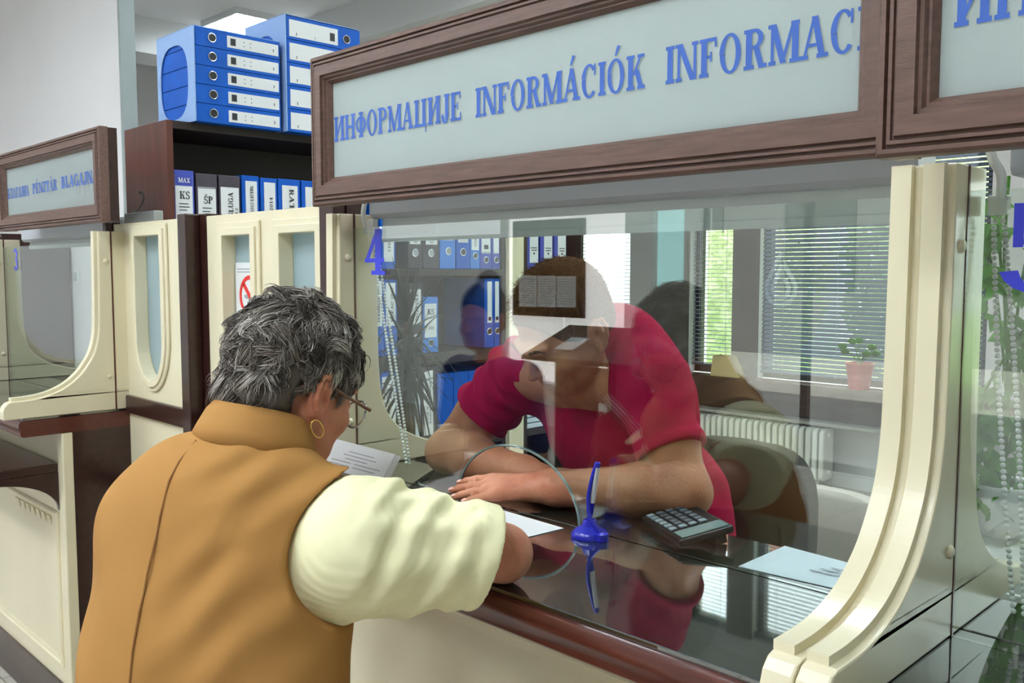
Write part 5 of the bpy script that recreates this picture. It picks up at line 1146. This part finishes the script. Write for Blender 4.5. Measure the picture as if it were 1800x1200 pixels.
for g_ in range(NG):
    z = 1 - 2 * (g_ + 0.5) / NG; ph = g_ * 2.39996; u = np.array([math.sqrt(1 - z * z) * math.cos(ph), math.sqrt(1 - z * z) * math.sin(ph), z])
    if u[2] < -0.80 or (u[1] > 0.55 and u[2] < 0.25) or (u[1] > -0.30 and u[2] < -0.12) or (u[0] > 0.55 and u[1] > -0.40 and u[2] < 0.02): continue
    n = nrm(HA.T @ (u / SC_R)); root = scalp(u)
    flow = HA.T @ V3(u[0] * 0.4, (-0.35 if u[1] < 0.3 else 0.7), -0.9 if u[2] < 0.7 else -0.3)
    sw = rng.normal(0, 0.55, 3); t = flow + sw; t = nrm(t - n * (t @ n)); b = np.cross(n, t); low = u[2] < -0.35
    L = rng.uniform(0.038, 0.066) * (0.6 if low else 1); lift = rng.uniform(0.007, 0.021) * (0.5 if low else 1); cur = rng.choice([-1, 1]) * rng.uniform(0.012, 0.030); tone = rng.choice(5, p=[0.24, 0.32, 0.24, 0.12, 0.08]); fq = rng.uniform(3.6, 6.5)
    for _ in range(28):
        jr = rng.normal(0, 0.0055, 2); off = t * jr[0] + b * jr[1]; l2 = L * rng.uniform(0.85, 1.12); lf = lift * rng.uniform(0.75, 1.12); cu2 = cur * rng.uniform(0.85, 1.15); pts = []; thr = -1 if rng.rand() > 0.03 else 0.012
        for j in range(8):
            s = j / 7.0
            p = root + off * (1 - 0.45 * s) + t * (l2 * math.sin(s * 1.9) * 0.9) + b * (cu2 * (1 - math.cos(s * fq)) * 0.6)
            q = HA @ (p - SC_C); q = q / np.linalg.norm(q / SC_R); d_ = HA.T @ q; p = SC_C + d_ * (1 + (lf * math.sin(min(1.0, s * 1.15) * math.pi * 0.80) + 0.003 + (thr * s if thr > 0 else 0)) / np.linalg.norm(q))
            pts.append(p)
        tn = tone if rng.rand() < 0.72 else rng.randint(0, 4); S.append((pts, rng.uniform(0.0007, 0.0012), tn))
NC, NR = P(0, -0.052, -0.040), V3(0.062, 0.052, 0.052)
for g_ in range(150):
    u = nrm(rng.normal(0, 1, 3) * V3(1, 1, 0.9))
    if u[1] > -0.05 or u[2] > 0.6 or u[2] < -0.85 or u[0] > 0.75 or u[0] < -0.8: continue
    n = nrm(HA.T @ (u / NR)); root = NC + HA.T @ (NR * u); t = HA.T @ V3(u[0] * 0.3 + rng.normal(0, 0.4), 0.0, -1); t = nrm(t - n * (t @ n)); b = np.cross(n, t)
    L = rng.uniform(0.025, 0.045); cur = rng.uniform(-0.012, 0.012); tone = rng.choice(5, p=[0.30, 0.32, 0.20, 0.08, 0.10]); lift = rng.uniform(0.004, 0.011)
    for _ in range(30):
        jr = rng.normal(0, 0.006, 2); off = t * jr[0] + b * jr[1]; l2 = L * rng.uniform(0.8, 1.15); pts = []
        for j in range(6):
            s = j / 5.0; pts.append(root + off + t * l2 * s + b * cur * math.sin(s * 2.6) + n * (lift * math.sin(s * 2.5) + 0.002))
        S.append((pts, rng.uniform(0.0007, 0.0011), tone if rng.rand() < 0.7 else rng.randint(0, 4)))
hs = strands('hair', S, GREY, wom); tag(hs, 'short wavy grey hair')
ear(P, HA, 1, 1.0, SK_W, wom)
# ear-ring and glasses
er = P(0.088, 0.002, -0.076); MB().tube([tuple(er + HA[1] * 0.0125 * math.cos(a) + V3(0, 0, 1) * 0.0125 * math.sin(a)) for a in [2 * math.pi * k / 24 for k in range(24)]], 0.0011, 6, closed=True).build('hoop_earring', mat('gold', (246, 206, 120), 0.25, metal=1.0), wom, smooth=60)
M_TORT = mat('glasses_brown', (116, 74, 48), 0.3)
gl = MB().tube([P(0.079, -0.004, -0.004), P(0.081, 0.04, -0.012), P(0.074, 0.104, -0.016)], [0.0022, 0.0026, 0.0032], 8).build('glasses_temple', M_TORT, wom, smooth=60)
MB().tube([P(-0.079, -0.004, -0.004), P(-0.081, 0.04, -0.012), P(-0.074, 0.104, -0.016)], [0.0022, 0.0026, 0.0032], 8).build('glasses_temple', M_TORT, wom, smooth=60)
for q in (-1, 1):
    ring = [P(q * (0.038 + 0.031 * math.cos(a)), 0.112 - 0.010 * abs(math.cos(a)) * (1 if math.cos(a) * 1 > 0 else 0), -0.026 + 0.023 * math.sin(a)) for a in [2 * math.pi * k / 28 for k in range(28)]]
    r_ = MB().tube(ring, 0.0016, 6, closed=True).build('glasses_rim', M_STEEL, wom, smooth=60)
    MB().add([tuple(p) for p in ring], [tuple(range(28))]).build('lens', M_WINGLASS, r_)
MB().tube([P(-0.008, 0.113, -0.020), P(0, 0.118, -0.016), P(0.008, 0.113, -0.020)], 0.0015, 6).build('glasses_bridge', M_STEEL, wom, smooth=60)
# sheaf of papers she holds up
pk = thing('paper_sheaf', 'folded sheaf of white papers held up by the customer', 'paper', (-1.25, 0.87, 1.24)); bpy.context.view_layer.update()
rng = random.Random(4)
PC = [V3(-1.318, 0.860, 1.288), V3(-1.208, 0.928, 1.262), V3(-1.198, 0.890, 1.222), V3(-1.308, 0.820, 1.248)]
nn = nrm(np.cross(PC[1] - PC[0], PC[3] - PC[0])); nn = nn if nn[2] > 0 else -nn
for k in range(8):
    j = V3(rng.uniform(-0.004, 0.004), rng.uniform(-0.004, 0.004), 0); q = [p - nn * 0.0026 * k + j for p in PC]
    MB().add([tuple(p) for p in q] + [tuple(p - nn * 0.0012) for p in q], [(0, 1, 2, 3), (4, 5, 6, 7), (0, 1, 5, 4), (1, 2, 6, 5), (2, 3, 7, 6), (3, 0, 4, 7)]).build('sheet', M_PAPER, pk)
mb = MB(); e1 = PC[1] - PC[0]; e2 = PC[3] - PC[0]
for (a, b2, c, d) in ((0.08, 0.30, 0.12, 0.16), (0.08, 0.26, 0.22, 0.25), (0.40, 0.75, 0.30, 0.33), (0.35, 0.80, 0.42, 0.45), (0.40, 0.70, 0.54, 0.57), (0.10, 0.5, 0.66, 0.69), (0.55, 0.9, 0.66, 0.69), (0.10, 0.5, 0.78, 0.81), (0.55, 0.85, 0.78, 0.81)):
    mb.add([tuple(PC[0] + e1 * u + e2 * v + nn * 0.0004) for u, v in ((a, c), (b2, c), (b2, d), (a, d))], [(0, 1, 2, 3)])
mb.build('print_lines', M_INKG, pk)

# ================================================================== the clerk
man = thing('person', 'clerk in a crimson t-shirt leaning his crossed arms on the counter', 'person', (-1.22, 1.75, 0.0)); bpy.context.view_layer.update()
SK_M = skin_mat('skin_clerk', (206, 146, 112), (172, 104, 76))
MC = V3(-1.238, 1.372, 1.468); MA = frame((-0.16, -0.80, -0.60), (0, -0.5, 0.8))
mSL, mSR = V3(-1.090, 1.468, 1.342), V3(-1.455, 1.470, 1.335)
mEL, mWL = V3(-0.968, 1.425, 1.152), V3(-1.232, 1.287, 1.142)
mER, mWR = V3(-1.598, 1.372, 1.148), V3(-1.30, 1.372, 1.136)
F = Field((-1.72, 1.08, 0.50), (-0.86, 2.0, 1.62), 0.0048)
MTA = np.array([V3(1, 0, 0), nrm(V3(0, -0.85, 0.55)), nrm(V3(0, 0.55, 0.85))])
F.ell((-1.245, 1.56, 1.24), (0.165, 0.10, 0.20), np.eye(3), 0.05); F.ell((-1.23, 1.70, 0.90), (0.15, 0.11, 0.2), np.eye(3), 0.05)
F.cone(mSL, mSR, 0.06, 0.06, 0.05); F.cone((-1.245, 1.50, 1.39), MC + V3(0.0, 0.035, -0.05), 0.062, 0.056, 0.03)
mP = head(F, MC, MA, 1.06, man=True)
F.chain([mSL, (mSL + mEL) / 2, mEL], [0.058, 0.056, 0.046], 0.03); F.chain([mEL, mEL * 0.68 + mWL * 0.32, mWL * 0.85 + mEL * 0.15, mWL], [0.046, 0.049, 0.034, 0.030], 0.02)
tipsL = hand(F, mWL, V3(-1.405, 1.150, 1.110) - mWL + V3(0, 0, 0.012), V3(0.15, -0.30, 1), 1, 0.10, 0.10, 1.03, 0.35)
F.chain([mSR, (mSR + mER) / 2, mER], [0.058, 0.056, 0.047], 0.03); F.chain([mER, mER * 0.68 + mWR * 0.32, mWR * 0.85 + mER * 0.15, mWR], [0.047, 0.049, 0.035, 0.030], 0.02)
hand(F, mWR, V3(1, 0.10, -0.05), V3(0, 0, 1), -1, 0.12, 0.06, 1.03, 0.35)
smooth_mod(link('body', F.mesh('body', SK_M), man), 2)
for p, d, n in tipsL:
    B = frame(d, n); mb = MB().ball((0, 0, 0), (0.0052, 0.0068, 0.0016), 10, 6); c = p + n * 0.0055 - d * 0.001
    mb.v = [tuple(c + B[0] * v[0] + B[1] * v[1] + B[2] * v[2]) for v in mb.v]; mb.build('fingernail', mat('nail', (222, 170, 150), 0.3), man, smooth=180)
ear(mP, MA, -1, 1.05, SK_M, man)
# crimson shirt
M_CRIM = mat('crimson_jersey', (170, 2, 60), 0.85, spec=0.15, var=0.08, scale=4, bump=0.1, bscale=700)
F = Field((-1.68, 1.28, 0.62), (-0.84, 1.98, 1.54), 0.0045)
F.ell((-1.245, 1.565, 1.26), (0.195, 0.125, 0.20), np.eye(3), 0.06); F.ell((-1.235, 1.68, 1.00), (0.195, 0.155, 0.22), np.eye(3), 0.06); F.ell((-1.225, 1.76, 0.80), (0.20, 0.16, 0.15), np.eye(3), 0.06)
F.cone(mSL + V3(0, 0.01, 0), (-1.245, 1.555, 1.400), 0.068, 0.082, 0.06); F.cone((-1.245, 1.555, 1.400), mSR + V3(0, 0.01, 0), 0.082, 0.068, 0.06)
F.cone((-1.245, 1.50, 1.39), (-1.243, 1.445, 1.435), 0.078, 0.070, 0.03)
F.cone(mSL, mSL * 0.25 + mEL * 0.75, 0.072, 0.066, 0.05); F.cone(mSR, mSR * 0.25 + mER * 0.75, 0.076, 0.070, 0.04)
X, Y, Z = F.grid()
arm = np.clip((-1.36 - X) / 0.06, 0, 1)
F.f = F.f + (arm * (0.0052 * np.sin((Z * 0.75 + X * 0.9 + Y * 0.3) * 95 + 1.2 * np.sin((Z - X) * 24)) + 0.0022 * np.sin((Z * 0.6 + X) * 170 + 2 * np.sin((Z - X) * 30)))
    + (1 - arm) * np.clip((1.35 - Z) / 0.2, 0, 1) * (0.0040 * np.sin(X * 38 + Z * 26) + 0.0035 * np.sin(Z * 48 + Y * 30 + X * 12)) + np.clip((X + 1.10) / 0.05, 0, 1) * 0.002 * np.sin(Z * 60 - X * 70)).astype(np.float32)
for a, b in ((mSL, mEL), (mSR, mER)):
    d = nrm(b - a); p = a * 0.36 + b * 0.64 if a[0] > -1.2 else a * 0.46 + b * 0.54
    m_ = (X > -1.10) if a[0] > -1.2 else (X < -1.40)
    pl = ((X - p[0]) * d[0] + (Y - p[1]) * d[1] + (Z - p[2]) * d[2])
    near = (np.sqrt((X - p[0]) ** 2 + (Y - p[1]) ** 2 + (Z - p[2]) ** 2) < 0.125)
    F.f = np.where(near & (pl > -0.02), F.f - 0.002, F.f); F.f = np.maximum(F.f, np.where(near, pl, -1).astype(np.float32))
F.cone((-1.245, 1.47, 1.42), MC + V3(0, 0.02, -0.02), 0.050, 0.058, 0.006, 'cut')
F.plane((0, 0, 0.70), (0, 0, -1))
shirt = tag(smooth_mod(link('shirt', F.mesh('shirt', M_CRIM), man), 3), 'crimson short-sleeved shirt')
# jeans and shoes
F = Field((-1.52, 1.30, 0.06), (-0.92, 2.02, 0.86), 0.007)
F.ell((-1.225, 1.77, 0.72), (0.185, 0.15, 0.125), np.eye(3), 0.05)
for q in (-1, 1): F.chain([V3(-1.225 + 0.09 * q, 1.74, 0.69), V3(-1.225 + 0.13 * q, 1.44, 0.63), V3(-1.225 + 0.12 * q, 1.52, 0.11)], [0.095, 0.072, 0.055], 0.03)
link('jeans', F.mesh('jeans', mat('denim', (38, 56, 104), 0.85, var=0.15, scale=40)), man)
F = Field((-1.46, 1.24, -0.005), (-0.98, 1.66, 0.14), 0.006)
for q in (-1, 1):
    a = V3(-1.225 + 0.12 * q, 1.53, 0.05); F.cone(a, a + V3(0.02 * q, -0.17, -0.012), 0.046, 0.038, 0.02); F.cone(a, a + V3(0, 0, 0.05), 0.046, 0.05, 0.02)
F.plane((0, 0, 0.001), (0, 0, -1)); link('shoes', F.mesh('shoes', mat('shoe_leather', (40, 28, 24), 0.4)), man)
# cropped brown hair, brows
HB = [mat('hair_brown_%d' % i, c, 0.8, spec=0.1) for i, c in enumerate(((98, 62, 30), (122, 80, 42), (76, 48, 24)))]
hr = V3(0.074, 0.097, 0.090) * 1.06 + 0.006; hc = mP(0, -0.012, 0.022)
F = Field(hc - 0.15, hc + 0.15, 0.0035)
F.ell(hc, tuple(hr), MA, 0.01); F.ell(mP(0, -0.06, -0.035), (0.062, 0.045, 0.05), MA, 0.03)
F.ell(mP(0, 0.098, -0.045), (0.10, 0.062, 0.105), MA, 0.012, 'cut'); F.ell(mP(0, 0.03, -0.085), (0.12, 0.10, 0.075), MA, 0.012, 'cut')
link('hair_cap', F.mesh('hair_cap', HB[0]), man)
rng = np.random.RandomState(8); S = []
while len(S) < 5200:
    u = nrm(rng.normal(0, 1, 3))
    if u[2] < -0.35 or (u[1] > 0.62 and u[2] < 0.62) or (u[1] > 0.0 and u[2] < -0.05): continue
    n = nrm(MA.T @ (u / hr)); p0 = hc + MA.T @ (hr * u) - n * 0.001; t = nrm(MA.T @ V3(0, 0.7, -0.3) + rng.normal(0, 0.35, 3)); L = rng.uniform(0.010, 0.018)
    S.append(([p0, p0 + n * L * 0.35 + t * L * 0.5, p0 + n * L * 0.45 + t * L], 0.0006, rng.randint(0, 3)))
tag(strands('hair', S, HB, man), 'cropped brown hair')
S = []
for q in (-1, 1):
    for k in range(60):
        s = rng.rand(); p0 = mP(q * (0.014 + 0.034 * s), 0.106 - 0.012 * s, 0.006 + 0.004 * math.sin(3 * s) + rng.uniform(-0.003, 0.003))
        S.append(([p0, p0 + MA[0] * q * 0.005 + MA[2] * 0.001, p0 + MA[0] * q * 0.010], 0.0006, 2))
strands('eyebrows', S, HB, man)

# ================================================================== a second customer waiting in the hall
wo2 = thing('person', 'waiting customer with a hair bun and dark blue top, mirrored in the glass', 'person', (-2.36, 0.26, 0.0)); bpy.context.view_layer.update()
C2 = V3(-2.36, 0.28, 1.485); A2 = frame((0.25, 0.95, -0.15), (0, 0, 1)); B2 = V3(-2.36, 0.24, 0)
F = Field((-2.72, -0.05, -0.01), (-2.0, 0.66, 1.66), 0.009)
P2 = head(F, C2, A2, 0.98); F.cone(B2 + V3(0, 0.0, 1.26), C2 + V3(0, -0.02, -0.06), 0.055, 0.048, 0.03)
F.cone(B2 + V3(-0.17, 0, 1.25), B2 + V3(0.17, 0, 1.25), 0.055, 0.055, 0.05); F.ell(B2 + V3(0, 0, 1.10), (0.16, 0.10, 0.2), None, 0.05); F.ell(B2 + V3(0, 0, 0.90), (0.16, 0.11, 0.15), None, 0.05)
for q in (-1, 1):
    F.chain([B2 + V3(0.175 * q, 0, 1.24), B2 + V3(0.23 * q, 0.0, 0.98), B2 + V3(0.215 * q, 0.08, 0.76)], [0.05, 0.042, 0.028], 0.03)
    hand(F, B2 + V3(0.215 * q, 0.08, 0.76), V3(-0.02 * q, 0.1, -1), V3(q, 0, 0), -1 if q > 0 else 1, 0.25)
    F.chain([B2 + V3(0.085 * q, 0, 0.88), B2 + V3(0.09 * q, 0.01, 0.48), B2 + V3(0.095 * q, 0, 0.06)], [0.09, 0.06, 0.04], 0.03); F.cone(B2 + V3(0.095 * q, 0, 0.04), B2 + V3(0.10 * q, 0.15, 0.03), 0.036, 0.028, 0.02)
smooth_mod(link('body', F.mesh('body', SK_W), wo2), 2)
F = Field((-2.74, -0.05, 0.60), (-1.98, 0.55, 1.40), 0.009)
F.cone(B2 + V3(-0.17, 0, 1.25), B2 + V3(0.17, 0, 1.25), 0.066, 0.066, 0.05); F.ell(B2 + V3(0, 0, 1.10), (0.19, 0.13, 0.22), None, 0.05); F.ell(B2 + V3(0, 0, 0.86), (0.20, 0.14, 0.20), None, 0.05)
for q in (-1, 1): F.cone(B2 + V3(0.175 * q, 0, 1.24), B2 + V3(0.225 * q, 0, 1.02), 0.066, 0.058, 0.03)
F.plane((0, 0, 0.70), (0, 0, -1)); link('top', F.mesh('top', mat('navy_cotton', (24, 36, 84), 0.85)), wo2)
F = Field((-2.72, -0.02, 0.05), (-2.0, 0.5, 0.98), 0.010); F.ell(B2 + V3(0, 0, 0.84), (0.175, 0.12, 0.12), None, 0.05)
for q in (-1, 1): F.chain([B2 + V3(0.088 * q, 0, 0.84), B2 + V3(0.092 * q, 0.01, 0.48), B2 + V3(0.096 * q, 0, 0.08)], [0.10, 0.075, 0.062], 0.03)
link('trousers', F.mesh('trousers', mat('trousers_black', (26, 26, 30), 0.9)), wo2)
F = Field(C2 - 0.20, C2 + 0.20, 0.006); F.ell(P2(0, -0.014, 0.024), (0.080, 0.103, 0.097), A2, 0.02); F.ell(P2(0, -0.06, 0.115), (0.045, 0.045, 0.04), A2, 0.02); F.ell(P2(0, -0.05, -0.04), (0.066, 0.05, 0.05), A2, 0.03)
F.ell(P2(0, 0.10, -0.05), (0.10, 0.075, 0.10), A2, 0.01, 'cut'); link('hair', F.mesh('hair', mat('hair_black', (24, 18, 16), 0.45)), wo2)
wo2.scale = (0.955, 0.955, 0.955)
